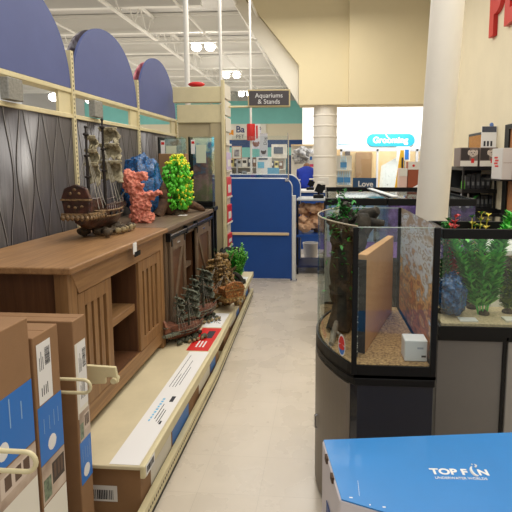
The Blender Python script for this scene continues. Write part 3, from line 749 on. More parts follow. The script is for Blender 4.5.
MB().lathe((px,py,pz), [(.06,0),(.06,.012),(.02,.05)], 14).build('base', M_rockd, t, smooth=40)
MB().box(px+.04, px+.11, py-.12, py-.06, pz+.0005, pz+.004).build('white_tag', M_white, t)
bushy('green_plant', 'bright green feathery plastic plant at the far end of lower shelf', (-.965,5.2,.3), .40, .13, 70, [mat('lime_green', (160,232,110), .5, var=.2, scale=14), M_green], seed=5)

# coral, driftwood, crinkled bag, boxes and tall tanks on stand 2
def remeshed(name, balls, voxel, disp, size, m, parent, smooth=True):
    mb = MB()
    for c, r, s in balls: mb.blob(c, r, 2, 0, 1, s)
    o = mb.build(name, m, parent)
    a = o.modifiers.new('Remesh','REMESH'); a.mode = 'VOXEL'; a.voxel_size = voxel; a.use_smooth_shade = True
    tx = bpy.data.textures.new(name+'_clouds','CLOUDS'); tx.noise_scale = size; tx.noise_depth = 3
    d = o.modifiers.new('Displace','DISPLACE'); d.texture = tx; d.strength = disp; d.mid_level = .5
    dg = bpy.context.evaluated_depsgraph_get(); me = bpy.data.meshes.new_from_object(o.evaluated_get(dg)); o.modifiers.clear(); o.data = me; me.name = name
    return o
cx, cy, cz = -1.40, 3.56, 1.15
t = thing('coral_ornament', 'salmon pink branching coral ornament on the stand top behind the galleon', 'ornament', (cx,cy,cz))
balls = []
def limb(p, q, r0, r1, n=7):
    for k in range(n+1):
        f = k/n; balls.append(((cx+p[0]+(q[0]-p[0])*f, cy+p[1]+(q[1]-p[1])*f, cz+p[2]+(q[2]-p[2])*f), r0+(r1-r0)*f, (1,1,1)))
limb((-.04,0,.04),(.06,-.02,.04),.045,.05); limb((0,0,.04),(-.02,0,.2),.07,.06); limb((-.02,0,.2),(-.08,0,.34),.06,.05); limb((-.08,0,.34),(.03,.02,.35),.04,.03)
limb((-.02,0,.16),(.1,-.02,.21),.045,.03); limb((.1,-.02,.21),(.165,-.03,.235),.03,.014); limb((-.02,0,.1),(.06,-.03,.13),.05,.035); limb((-.07,0,.26),(.02,-.03,.28),.045,.025); limb((-.09,0,.36),(-.1,.02,.30),.04,.05)
remeshed('coral', balls, .007, .06, .022, mat('coral_pink', (214,112,92), .7, var=.25, scale=30, c2=(240,158,134), bump=.6, bscale=70), t)
t = thing('driftwood', 'dark brown driftwood branch lying behind the coral and green plant', 'driftwood', (-1.36,4.12,1.148))
mb = MB(); mb.tube([(-1.60,3.96,1.44),(-1.50,4.0,1.47),(-1.42,4.02,1.42),(-1.38,4.05,1.32),(-1.36,4.12,1.2),(-1.33,4.2,1.17)], [.03,.05,.055,.06,.065,.03], 10)
mb.tube([(-1.38,4.05,1.3),(-1.40,4.0,1.2),(-1.42,3.98,1.155)], [.05,.045,.05], 10)
mb.tube([(-1.33,4.16,1.19),(-1.24,4.32,1.23),(-1.16,4.40,1.18),(-1.13,4.44,1.16)], [.05,.045,.03,.012], 10)
mb.build('branch', mat('driftwood_brown', (70,48,34), .8, var=.4, scale=20, c2=(104,74,52), bump=.8, bscale=40), t, smooth=50)
o = MB().blob((-1.55,3.98,1.41), .26, 4, .22, 9, (.62,.6,1.0), 4).build('crinkled_bag', mat('blue_crinkle', (6,54,110), .25, var=.7, scale=45, c2=(28,110,180), bump=1.0, bscale=45, coat=.5), smooth=30); tag(o, 'shiny blue crinkled plastic bag standing behind the pink coral', 'bag')
t = thing('card_box', 'plain brown cardboard box behind the yellow tipped plant', 'box', (-1.39,4.4,1.148))
MB().box(-1.52, -1.27, 4.33, 4.43, 1.148, 1.685).build('carton', M_brown, t, bev=.004)
MB().box(-1.5, -1.29, 4.3295, 4.33, 1.5, 1.503).build('flap_seam', M_brown2, t)
def tall_tank(label, x0, x1, y0, y1, z0, z1, pic):
    t = thing('tall_aquarium', label, 'aquarium', ((x0+x1)/2,(y0+y1)/2,z0), 0, 'tall display aquariums')
    MB().box(x0, x1, y0, y1, z0, z0+.05).build('base', M_black, t, bev=.005)
    MB().box(x0+.008, x1-.008, y1-.012, y1-.006, z0+.05, z1-.01).build('background_print', pic, t)
    mb = MB(); mb.box(x0, x1, y0, y0+.005, z0+.05, z1); mb.box(x1-.005, x1, y0+.005, y1, z0+.05, z1); mb.box(x0+.005, x1-.005, y1-.005, y1, z0+.05, z1)
    mb.build('glass', M_glass, t)
    MB().box(x0-.006, x0+.006, y0-.006, y1, z0+.05, z1).build('side_panel', M_black, t)
    mb = MB(); mb.box(x0+.02, x0+.06, y0-.0015, y0-.0005, z1-.17, z1-.03); p = mb.build('sticker', M_white, t)
    MB().box(x0+.025, x0+.055, y0-.0022, y0-.0016, z1-.07, z1-.045).build('red_logo', M_red, p)
    MB().box(x0+.07, x0+.17, y0-.0015, y0-.0005, z1-.26, z1-.08).build('paper_notice', mat('notice_green', (196,204,180), .6), t)
    return t
tall_tank('tall display aquarium with pale picture back behind the cardboard box', -1.56, -1.34, 4.46, 4.62, 1.148, 1.84, picture('reef_pale', [(.3,(120,140,150)),(.5,(190,196,196)),(.62,(150,130,110)),(.75,(220,210,200))], 9))
tall_tank('tall glass aquarium with coral picture and stickers on black stand', -1.355, -1.125, 4.76, 4.88, 1.16, 1.86, picture('reef_tall', [(.2,(150,140,116)),(.38,(196,150,156)),(.5,(150,110,124)),(.62,(90,150,200)),(.75,(226,234,214))], 10, grad=(.05,.7)))

# ------------------------------------------------------------------ bow front aquarium (right)
def bow(n=26, off=0.0, b=.15):
    fx, fy, gx, gy = .125, 1.895, .10, 2.745
    pts = []
    for k in range(n+1):
        t = k/n; x = fx+(gx-fx)*t - (b)*math.sin(PI*t)**.85 + off; y = fy+(gy-fy)*t
        pts.append((x, y))
    return pts            # from the near post to the far corner
BX1, BY0, BX2, BY1 = .455, 1.895, .437, 2.745
outline = [(BX1,BY0),(BX2,BY1)] + bow()[::-1]
ST = thing('bow_front_stand', 'black and taupe curved stand under the bow front aquarium', 'stand', (.25,2.3,0))
inner = [(BX1-.006,BY0+.012),(BX2-.006,BY1-.01)] + [(x+.016,y+(.012 if i == 0 else 0)) for i, (x, y) in list(enumerate(bow()))[::-1]]
MB().prism(inner, .0, .69, 'Z').build('cabinet', [mat('navy_black', (10,18,34), .25, coat=.4)], ST)
mb = MB(); p = bow(26); q = bow(26, .014)
poly = [(x-.002,y) for x, y in p[1:]] + q[1:][::-1]
mb.prism(poly, .03, .685, 'Z'); mb.build('curved_door', mat('taupe_laminate', (112,102,90), .4, var=.03, scale=4), ST)
MB().prism([(x+(.0 if i > 1 else 0), y) for i, (x, y) in enumerate(outline)], .69, .725, 'Z').build('top_trim', M_black, ST, bev=.004)
hb = bow(26)[10]
mb = MB(); mb.tube([(hb[0],hb[1],.31),(hb[0]-.012,hb[1],.315),(hb[0]-.012,hb[1],.375),(hb[0],hb[1],.38)], .006, 8); mb.build('handle', M_chrome, ST, smooth=40)
BT = thing('bow_front_aquarium', 'open topped bow front glass aquarium with black corner posts on curved stand', 'aquarium', (.25,2.3,.725))
ZB, ZT = .725, 1.352
mb = MB(); mb.prism(outline, ZB, ZB+.012, 'Z')
o1 = [Vector((x,y,0)) for x, y in outline]
rimp = [(x,y,ZB+.028) for x, y in outline]
def wall_strip(mb, pts, z0, z1, th, closed=False):
    n = len(pts)
    for i in range(n if closed else n-1):
        a = Vector((*pts[i],0)); b = Vector((*pts[(i+1)%n],0)); d = (b-a).normalized(); nn = Vector((-d.y,d.x,0))*th
        a2 = a+nn; b2 = b+nn
        vs = [mb.bm.verts.new(v) for v in ((a.x,a.y,z0),(b.x,b.y,z0),(b2.x,b2.y,z0),(a2.x,a2.y,z0),(a.x,a.y,z1),(b.x,b.y,z1),(b2.x,b2.y,z1),(a2.x,a2.y,z1))]
        for qd in ((0,3,2,1),(4,5,6,7),(0,1,5,4),(2,3,7,6)): mb._f([vs[j] for j in qd])
        if not closed and i == 0: mb._f([vs[j] for j in (3,0,4,7)])
        if not closed and i == n-2: mb._f([vs[j] for j in (1,2,6,5)])
    return mb
wall_strip(mb, outline, ZB, ZB+.052, .008, True); mb.build('bottom_frame', M_black, BT)
def sheet(mb, pts, z0, z1):
    prev = None
    for x, y in pts:
        c = (mb.bm.verts.new((x,y,z0)), mb.bm.verts.new((x,y,z1)))
        if prev: mb._f([prev[0],c[0],c[1],prev[1]])
        prev = c
    return mb
bg = [(x+.006,y) for x, y in bow()]
sheet(MB(), bg, ZB+.012, ZT).build('bow_glass', M_glass, BT, smooth=80)
sheet(MB(), [(.13,BY0+.006),(BX1-.006,BY0+.006)], ZB+.012, ZT-.004).build('end_glass', M_glass, BT)
sheet(MB(), [(.106,BY1-.006),(BX2-.006,BY1-.006)], ZB+.012, ZT-.004).build('far_glass', M_glass, BT)
M_edge = mat('glass_edge', (170,186,176), .2, emit=.0)
mb = MB(); mb.tube([(x,y,ZT) for x, y in bg], .0032, 6); mb.build('bow_rim', mat('rim_beige', (176,164,140), .35), BT, smooth=50)
MB().box(.13, BX1-.01, BY0+.004, BY0+.008, ZT-.006, ZT-.003).build('glass_edge', M_edge, BT)
MB().box(.11, BX2, BY1-.008, BY1-.004, ZT-.006, ZT-.003).build('glass_edge', M_edge, BT)
MB().box(.114, .136, BY0-.002, BY0+.012, ZB+.012, ZT-.005).build('corner_post', M_black, BT, bev=.002)
MB().box(BX1-.024, BX1, BY0-.002, BY0+.02, ZB+.012, ZT-.003).build('corner_post', M_black, BT, bev=.002)
MB().box(BX2-.022, BX2, BY1-.02, BY1, ZB+.012, ZT-.003).build('corner_post', M_black, BT, bev=.002)
pic = picture('reef_background', [(.10,(120,74,54)),(.24,(214,134,76)),(.34,(150,98,70)),(.43,(240,190,120)),(.50,(160,140,124)),(.56,(208,220,236)),(.66,(226,236,246)),(.70,(140,122,92)),(.74,(224,232,244)),(.84,(180,160,136))], 26, (1,.3,.8), 4, grad=(.05,.62))
MB().quad((BX1-.008,BY0+.022,ZB+.02),(BX2-.006,BY1-.02,ZB+.02),(BX2-.006,BY1-.02,ZT-.002),(BX1-.008,BY0+.022,ZT-.002)).build('background_print', pic, BT, smooth=-1)
MB().quad((BX1-.002,BY0+.022,ZB+.02),(BX2-.0,BY1-.02,ZB+.02),(BX2-.0,BY1-.02,ZT-.002),(BX1-.002,BY0+.022,ZT-.002)).build('rear_glass', M_glass, BT, smooth=-1)
# stuff in it
gp = [(BX1-.02,BY0+.02),(BX2-.02,BY1-.02)] + [(x+.018,y) for x, y in bow()[1:-1][::-1]] + [(.14,BY0+.02)]
g = MB(); g.prism(gp, ZB+.013, ZB+.05, 'Z'); bmesh.ops.triangulate(g.bm, faces=g.bm.faces[:])
o = g.build('gravel', M_gravel); tag(o, 'brown pebble gravel covering the floor of the bow front aquarium', 'gravel', kind='stuff')
t = thing('cardboard_divider', 'brown cardboard panel standing diagonally inside the bow front aquarium', 'cardboard', (.28,2.33,.775))
d = Vector((.39-.175, 2.64-2.03, 0)).normalized(); nn = Vector((d.y,-d.x,0))
a = Vector((.182,2.03,0)); b = Vector((.378,2.63,0)); th = .042
def pz_(v, z): return (v.x,v.y,z)
mb = MB(); z0, z1, z2 = .776, 1.212, 1.205
A, B, A2, B2 = a, b, a-nn*th, b-nn*th*.8
v = [mb.bm.verts.new(q) for q in (pz_(A,z0),pz_(B,z0),pz_(B2,z0),pz_(A2,z0),pz_(A,z1),pz_(B,z2),pz_(B2,z2),pz_(A2,z1))]
for q in ((0,3,2,1),(4,5,6,7),(0,1,5,4),(1,2,6,5),(2,3,7,6),(3,0,4,7)): mb._f([v[i] for i in q])
mb.build('panel', mat('fresh_card', (196,148,98), .75, var=.06, scale=7), t, bev=.003)
mb = MB(); e = a-d*.004; mb.prism([(e.x,e.y),((e-nn*th).x,(e-nn*th).y),((e-nn*th-d*.003).x,(e-nn*th-d*.003).y),((e-d*.003).x,(e-d*.003).y)], .777, 1.19, 'Z'); mb.build('end_strip', M_black, t)
t = thing('filter_strip', 'dark ribbed plastic strip with pale bubbles beside the cardboard in the aquarium', 'strip', (.16,2.0,.775))
mb = MB(); rr = random.Random(9)
mb.box(.135, .146, 1.985, 2.05, .776, 1.16)
for k in range(14): mb.box(.134, .1475, 1.984, 2.051, .79+.026*k, .796+.026*k)
mb.build('strip', mat('net_dark', (24,26,28), .3, var=.6, scale=60, c2=(66,72,74), bump=.5, bscale=80), t)
mb = MB()
for k in range(16): mb.blob((rr.uniform(.136,.145),1.984,.80+.34*rr.random()), rr.uniform(.0015,.0035), 1)
mb.build('bubbles', M_offw, t, smooth=60)
t = thing('white_box', 'small white box lying on gravel at the near right corner of the aquarium', 'box', (.385,1.985,.775))
MB().box(.338, .432, 1.955, 2.04, .776, .866).build('carton', mat('white_carton', (226,226,230), .5), t, bev=.003)
MB().box(.39, .415, 1.954, 1.955, .83, .838).build('printed_mark', mat('pale_mark', (170,176,190), .5), t)
MB().box(.408, .426, 1.954, 1.955, .795, .803).build('printed_mark', M_ink, t)
# driftwood with moss in the bow tank
t = thing('mossy_driftwood', 'dark mossy driftwood stump rising above the rim of bow front aquarium', 'driftwood', (.14,2.42,.775))
mb = MB(); rr = random.Random(4)
mb.tube([(.07,2.3,.775),(.10,2.36,.9),(.09,2.4,1.05),(.10,2.42,1.2),(.115,2.44,1.34),(.10,2.42,1.40)], [.06,.05,.065,.06,.045,.02], 12)
mb.tube([(.13,2.5,.775),(.14,2.48,1.0),(.16,2.5,1.2),(.22,2.5,1.33),(.27,2.46,1.36)], [.05,.055,.06,.05,.02], 12)
mb.tube([(.16,2.5,1.2),(.23,2.44,1.30),(.30,2.42,1.30)], [.04,.035,.015], 10)
for k in range(60): mb.blob((.11+rr.uniform(-.06,.08), 2.42+rr.uniform(-.08,.1), .82+.5*rr.random()), rr.uniform(.02,.04), 2, .6, 8, (1,1,1.2), k)
mb.build('stump', M_darkwood, t, smooth=60)
mb = MB()
for k in range(260):
    p = Vector((.09+rr.gauss(0,.03), 2.40+rr.gauss(0,.035), 1.33+rr.gauss(0,.05)))
    if k % 3 == 0: p = Vector((.10+rr.gauss(0,.05), 2.36+rr.gauss(0,.04), .9+.4*rr.random()))
    mb.mi = k % 2
    if p.x < .0: p.x = .03
    mb.leaf(p, (rr.uniform(-1,1),rr.uniform(-1,1),rr.uniform(-.2,1)), .035, .008)
mb.build('moss', [M_greend, M_green], t, smooth=-1)['kind'] = 'stuff'
t = thing('twig', 'pale forked twig lying on the aquarium gravel behind the curved glass', 'driftwood', (.04,2.2,.777))
mb = MB(); mb.tube([(.035,2.1,.785),(.05,2.2,.81),(.07,2.32,.84)], [.012,.016,.01], 8); mb.tube([(.05,2.2,.81),(.09,2.16,.80)], [.012,.006], 8)
mb.build('branch', mat('grey_twig', (120,112,100), .7, var=.3, scale=30), t, smooth=50)
bp = bow()[5]
t = thing('oval_sticker', 'small oval red white and blue sticker on the curved aquarium glass', 'sticker', (.07,2.03,.86))
bq = [(x+.0035,y) for x, y in bow(26)]
def oval(n0, z0, z1, grow, off, zlim=(0,9)):
    mb = MB(); zc = (z0+z1)/2; hh = (z1-z0)/2*grow; c = Vector((*bq[n0],0)); d = (Vector((*bq[n0-1],0))-Vector((*bq[n0+1],0))).normalized(); nn = Vector((d.y,-d.x,0))
    if nn.x > 0: nn = -nn
    vs = []
    for k in range(28):
        a = 2*PI*k/28; zz = zc+hh*math.sin(a); zz = min(max(zz, zlim[0]), zlim[1])
        p = c + d*.027*grow*math.cos(a) + nn*(.006+off); vs.append(mb.bm.verts.new((p.x,p.y,zz)))
    mb._f(vs); return mb
oval(2, .79, .885, 1, .0).build('sticker', M_white, t, smooth=-1)
oval(2, .79, .885, .86, .0006, (0,.836)).build('blue_field', M_boxblue, t, smooth=-1)
oval(2, .79, .885, .84, .0009, (.842,.9)).build('red_field', M_red, t, smooth=-1)
oval(2, .815, .845, .8, .0012).build('red_field', M_red, t, smooth=-1)

# ------------------------------------------------------------------ rectangular aquarium on the right
def rect_tank(name, label, x0, x1, y0, y1, z0, z1, rim=.05, base=.05, group=None, glassm=None):
    t = thing(name, label, 'aquarium', ((x0+x1)/2,(y0+y1)/2,z0), 0, group)
    def frame(za, zb, w=.014):
        mb = MB(); mb.box(x0,x1,y0,y0+w,za,zb); mb.box(x0,x1,y1-w,y1,za,zb); mb.box(x0,x0+w,y0+w,y1-w,za,zb); mb.box(x1-w,x1,y0+w,y1-w,za,zb); return mb
    frame(z1-rim, z1).build('top_rim', M_black, t, bev=.003)
    mb = frame(z0, z0+base); mb.box(x0+.014, x1-.014, y0+.014, y1-.014, z0, z0+.01); mb.build('bottom_rim', M_black, t)
    e = .005
    for q in (((x0+e,y0+e),(x1-e,y0+e)), ((x0+e,y1-e),(x1-e,y1-e)), ((x0+e,y0+e),(x0+e,y1-e)), ((x1-e,y0+e),(x1-e,y1-e))):
        sheet(MB(), q, z0+.01, z1-.01).build('glass_pane', glassm or M_glass, t)
    return t
def stand_box(label, x0, x1, y0, y1, z1, m, group=None):
    t = thing('cabinet_stand', label, 'stand', ((x0+x1)/2,(y0+y1)/2,0), 0, group)
    MB().box(x0, x1, y0+.01, y1, 0, z1-.03).build('cabinet', m, t, bev=.004)
    MB().box(x0-.003, x1+.003, y0, y1, z1-.03, z1-.001).build('top_board', M_black, t)
    MB().box(x0, x1, y0-.001, y0+.009, 0, .07).build('plinth', M_black, t)
    MB().box(x1-.012, x1+.001, y0+.0, y0+.012, .07, z1-.03).build('edge_trim', M_black, t)
    return t
stand_box('plain grey cabinet stand under the plant filled aquarium at right', .585, .925, 2.42, 2.74, .727, mat('grey_laminate', (112,108,104), .5, var=.03, scale=4))
rect_tank('rectangular_aquarium', 'black rimmed rectangular aquarium with tall green plants at right frame edge', .585, 1.19, 2.40, 2.74, .727, 1.277)
stand_box('second grey cabinet stand at far right frame edge', .94, 1.19, 2.42, 2.74, .727, mat('grey_laminate2', (150,146,140), .5))
o = MB().prism([(.60,2.415),(1.175,2.415),(1.175,2.725),(.60,2.725)], .738, .79, 'Z').build('sand', mat('pale_sand', (196,176,142), .9, var=.25, scale=80, bump=.6, bscale=90)); tag(o, 'pale sand on the floor of the rectangular aquarium', 'sand', kind='stuff')
def tall_plant(label, x, y, z, stems, mats, seed, leaf=.05, w=.006, dens=26):
    rr = random.Random(seed); t = thing('tall_plastic_plant', label, 'plant', (x,y,z), 0)
    mb = MB(); st = MB()
    for dx, dy, h in stems:
        p0 = Vector((x+dx*.15,y+dy*.2,z)); p1 = Vector((x+dx,y+dy,z+h)); pm = Vector((x+dx*.45,y+dy*.5,z+h*.55))
        st.tube([p0,pm,p1], [.004,.0035,.002], 5)
        n = int(dens*h/.4)
        for i in range(n):
            f = .1+.9*i/(n-1); p = p0*(1-f)**2+pm*2*f*(1-f)+p1*f*f
            for j in range(6):
                a = rr.random()*6.28; mb.mi = rr.randrange(len(mats))
                mb.leaf(p, (math.cos(a), math.sin(a)*.7, .75+.4*rr.random()), leaf*(1.1-.45*f), w)
    mb.build('foliage', mats, t, smooth=-1); st.build('stem', mats[0], t)
    MB().lathe((x,y,z), [(.03,0),(.03,.01),(.012,.025)], 12).build('base', M_rockd, t)
    return t
tall_plant('tallest green plastic plant reaching above the right aquarium rim', .86, 2.58, .79, [(-.20,-.02,.42),(-.15,.02,.33),(-.05,-.05,.43),(.09,-.02,.46),(.13,.03,.53),(.05,.0,.40),(-.10,.0,.38)], [mat('tank_green', (86,206,84), .5, var=.3, scale=14), mat('tank_green2', (130,222,104), .5, var=.2, scale=14), M_green], 11, .075, .011, 34)
tall_plant('low olive green plant at the right aquarium corner', 1.0, 2.62, .79, [(.0,0,.22),(.05,.02,.26),(-.05,0,.2),(.02,-.02,.3),(.09,0,.24)], [mat('olive_leaf', (120,150,60), .5, var=.3, scale=14), M_greend], 12, .05, .012, 20)
tall_plant('red leafed plastic plant sticking up behind the aquarium rim', .69, 2.66, .79, [(0,.0,.46),(.03,.02,.51),(-.03,.02,.44),(.01,0,.40),(.05,0,.42)], [mat('red_leaf', (208,60,58), .5, var=.3, scale=14)], 13, .05, .01, 12)
tall_plant('yellow flowered plant peeking above the right aquarium rim', .83, 2.69, .79, [(-.02,.0,.51),(.03,.0,.53),(.07,.01,.52),(0,0,.46)], [mat('yellow_flower', (216,196,70), .5), M_greenb], 14, .04, .009, 10)
tall_plant('small green sprig plant at the left end of the right aquarium', .645, 2.6, .79, [(-.02,0,.48),(.02,.02,.50),(.0,.0,.47),(.04,0,.4)], [M_greenb, M_greend], 15, .045, .008, 16)
o = MB().blob((.685,2.58,.90), .12, 4, .25, 10, (.62,.8,.95), 9).build('blue_crinkled_bag', mat('blue_crinkle2', (8,58,120), .25, var=.7, scale=50, c2=(34,110,180), bump=1.0, bscale=55, coat=.6), smooth=30); tag(o, 'blue crinkled plastic bag lying inside the right aquarium', 'bag')
o = MB().box(.70, .79, 2.44, 2.50, .7905, .797).build('paper_scrap', M_white); tag(o, 'white paper scrap on sand inside the right aquarium', 'paper'); o = MB().box(.93, 1.0, 2.45, 2.52, .7905, .80).build('paper_scrap', M_offw); tag(o, 'folded off white paper scrap right of the tall plant base', 'paper')
# white table and cart seen through the right aquarium
t = thing('white_table', 'white side table seen through the right aquarium glass', 'table', (1.6,3.9,0))
MB().box(1.28, 2.1, 3.7, 4.3, .9, .94).build('top', M_white, t, bev=.004)
for x in (1.32, 2.06):
    for y in (3.74, 4.26): MB().box(x-.03, x+.03, y-.03, y+.03, 0, .9).build('leg', M_offw, t)
MB().box(1.3, 2.08, 3.72, 4.28, .35, .37).build('lower_shelf', M_offw, t)

# ------------------------------------------------------------------ rows of tanks behind
defs = [('black rimmed aquarium directly behind the bow front one, nearer row', .005, .52, 4.05, 4.95), ('black rimmed aquarium behind the round column, nearer row', .53, 1.25, 4.05, 4.95),
        ('black rimmed aquarium in the farther row, left end', .005, .55, 5.05, 5.95), ('black rimmed aquarium in the farther row, right end', .56, 1.3, 5.05, 5.95)]
for i, (l, x0, x1, y0, y1) in enumerate(defs):
    rect_tank('display_aquarium', l, x0, x1, y0, y1, .75, 1.305, .06, .05, 'black rimmed aquariums in rows', M_glass2)
    stand_box(('black cabinet stand under the left tank of nearer row', 'black cabinet stand under the right tank of nearer row', 'black cabinet stand under the left tank of farther row', 'black cabinet stand under the right tank of farther row')[i], x0, x1, y0, y1, .75, M_black)
o = MB().box(.022, .505, 4.07, 4.93, .762, .80).build('purple_gravel', mat('purple_gravel', (104,60,140), .8, var=.5, scale=80)); tag(o, 'purple gravel in the tank behind the bow front aquarium', 'gravel', kind='stuff')
o = MB().box(.55, 1.23, 4.07, 4.93, .762, .80).build('blue_gravel', mat('violet_gravel', (130,80,160), .8, var=.5, scale=80)); tag(o, 'violet gravel in the tank behind the column', 'gravel', kind='stuff')
tall_plant('leafy green plant in the tank behind the bow front aquarium', .22, 4.4, .80, [(0,0,.45),(.1,.05,.42),(-.08,.02,.40),(.16,0,.44),(-.12,.05,.35),(.05,-.1,.36)], [M_greenb, M_green, M_greend], 21, .06, .014, 16)
tall_plant('green plant in the left tank of the farther row', .3, 5.5, .752+.012, [(0,0,.45),(.1,.05,.5),(-.08,.02,.40),(.16,0,.46)], [M_greenb, M_green], 22, .06, .014, 16)
t = thing('purple_backdrop', 'purple and black backdrop sheet inside the right tank of nearer row', 'backdrop', (.9,4.9,.8))
MB().box(.56, 1.22, 4.9, 4.906, .80, 1.22).build('sheet', picture('purple_print', [(.3,(24,20,34)),(.5,(90,60,130)),(.65,(150,120,190)),(.75,(40,36,60))], 9), t)
t = thing('blue_backdrop', 'blue water backdrop sheet in the tank behind the bow front aquarium', 'backdrop', (.26,4.9,.8))
MB().box(.03, .5, 4.9, 4.906, .80, 1.22).build('sheet', picture('blue_print', [(.3,(90,130,160)),(.5,(130,170,200)),(.7,(190,214,226))], 6), t)
for x0, x1, y, l in ((.03,.5,4.5,'clear glass lid on the left tank of nearer row'), (.56,1.22,4.5,'clear glass lid on the right tank of nearer row')):
    o = MB().box(x0, x1, 4.08, 4.92, 1.306, 1.311).build('glass_lid', M_glass2); tag(o, l, 'lid', 'glass lids on the tanks')
o = MB().prism([(.56,4.08),(.62,4.08),(.53,5.4),(.47,5.4)], 1.312, 1.322, 'Z').build('plastic_strip', mat('silver_strip', (190,190,190), .3, metal=.4)); tag(o, 'silver plastic strip lying across the tank rims', 'strip')

# ------------------------------------------------------------------ blue carton at the front right
t = thing('kit_carton', 'large glossy blue aquarium kit carton with white lettering in the front right corner', 'box', (.35,1.25,0))
top = [(-.001,1.395),(.045,1.135),(.15,1.098),(.40,1.06),(.72,1.03),(.74,1.50)]
M_kit = mat('kit_blue', (0,118,190), .35, var=.06, scale=3, coat=.1, bump=.12, bscale=5)
m2 = mat('kit_side', (206,200,204), .55, var=.04, scale=3)
MB().prism(top, 0, .748, 'Z').build('carton', m2, t, bev=.003)
MB().prism([(x+(.004 if i in (0,1) else 0), y) for i, (x, y) in enumerate(top)], .748, .7515, 'Z').build('printed_lid', M_kit, t)
mb = MB()
a = Vector((-.002,1.392,0)); b = Vector((.0435,1.135,0))
for f in (.27,.60):
    p = a.lerp(b, f); q = a.lerp(b, f+.09); MB().prism([(p.x-.004,p.y),(q.x-.004,q.y),(q.x+.003,q.y),(p.x+.003,p.y)], .735, .7522, 'Z').build('tab_slot', mat('raw_card', (70,48,30), .8), t)
mb = MB(); p = a.lerp(b, .35); q = a.lerp(b, .75); mb.prism([(p.x-.002,p.y),(q.x-.002,q.y),(q.x,q.y),(p.x,p.y)], .35, .62, 'Z'); mb.build('side_print', mat('side_blue', (40,70,130), .5), t)
mb = MB(); rr = random.Random(2)
for k in (0,4,5):
    f = k/6; x = .05+.10*f+.02*rr.random(); y = 1.142-.034*f; mb.box(x, x+rr.uniform(.003,.009), y-.002, y+.002, .7514, .7518)
mb.box(.095,.0958,1.15,1.21,.7514,.7516)
mb.build('scuff', M_white, t)
rz = math.radians(2)
text('lettering', 'TOP F', .034, (.298,1.252,.752), (0,0,rz), M_white, t, .0004, sx=1.12, bold=.0012)
text('lettering', 'N', .034, (.428,1.2565,.752), (0,0,rz), M_white, t, .0004, sx=1.12, bold=.0012)
mb = MB(); pts = [(.421+.009*math.cos(a), 1.272+.020*math.sin(a), .7523) for a in [math.radians(100+200*k/14) for k in range(15)]]
mb.tube(pts, [.0012+.0034*math.sin(PI*k/14) for k in range(15)], 6)
mb.tube([(.427,1.29,.7523),(.433,1.297,.7523),(.429,1.304,.7523)], [.003,.0025,.001], 6)
mb.blob((.422,1.302,.7523), .0025, 1)
mb.build('fish_logo', M_white, t, smooth=40)
text('lettering', 'UNDERWATER WORLDS', .0135, (.305,1.232,.752), (0,0,rz), M_white, t, .0004, sx=.93)

# ------------------------------------------------------------------ blue partitions beyond the aisle
def rounded(x0, x1, z0, z1, r, left=False):
    pts = [(x0,z0),(x1,z0)]
    for k in range(9): a = PI/2*k/8; pts.append((x1-r+r*math.cos(a), z1-r+r*math.sin(a)))
    pts.append((x0,z1)); return pts
P1 = thing('blue_partition', 'large blue partition panel with white trim at the end of aisle', 'partition', (-.75,6.42,0))
MB().prism(rounded(-1.29, -.44, .03, 1.39, .12), 6.4, 6.44, 'Y').build('panel', M_blueshop, P1)
pts = [(-1.29,6.42,1.393)] + [(-.44-.12+.12*math.cos(a), 6.42, 1.39-.12+.12*math.sin(a)) for a in [PI/2-PI/2*k/8 for k in range(9)]] + [(-.437,6.42,.03)]
MB().tube(pts, .013, 8).build('edge_trim', mat('trim_silver', (196,200,204), .3), P1, smooth=40)
MB().box(-1.29, -.475, 6.375, 6.40, .63, .665).build('bumper_rail', mat('rail_tan', (216,190,150), .5), P1, bev=.004)
MB().box(-.435, -.385, 6.40, 6.44, .0, 1.17).build('post', mat('trim_white', (206,206,204), .4, var=.05, scale=20), P1, bev=.003)
MB().box(-.46, -.37, 6.37, 6.46, 0, .015).build('foot_plate', M_chrome, P1)
MB().box(-.53, -.48, 6.385, 6.4, 1.355, 1.40).build('clamp', M_chrome, P1, bev=.003)
o = MB().box(-1.25, -.49, 6.45, 6.455, 1.40, 1.96).build('acrylic_shield', M_glass2); tag(o, 'clear acrylic shield standing on the blue partition', 'shield')
MB().tube([(-.49,6.452,1.38),(-.49,6.452,2.0)], .01, 8).build('shield_post', M_chrome, o, smooth=40)
P2 = thing('rear_blue_partition', 'smaller blue partition with rounded white trimmed corner behind the large one', 'partition', (-.7,7.3,0))
MB().prism(rounded(-1.45, -.375, .03, 1.42, .18), 7.3, 7.34, 'Y').build('panel', M_blueshop, P2)
pts = [(-1.45,7.32,1.423)] + [(-.375-.18+.18*math.cos(a), 7.32, 1.42-.18+.18*math.sin(a)) for a in [PI/2-PI/2*k/8 for k in range(9)]] + [(-.372,7.32,.03)]
MB().tube(pts, .013, 8).build('edge_trim', mat('trim_silver', (0,0,0)), P2, smooth=40)
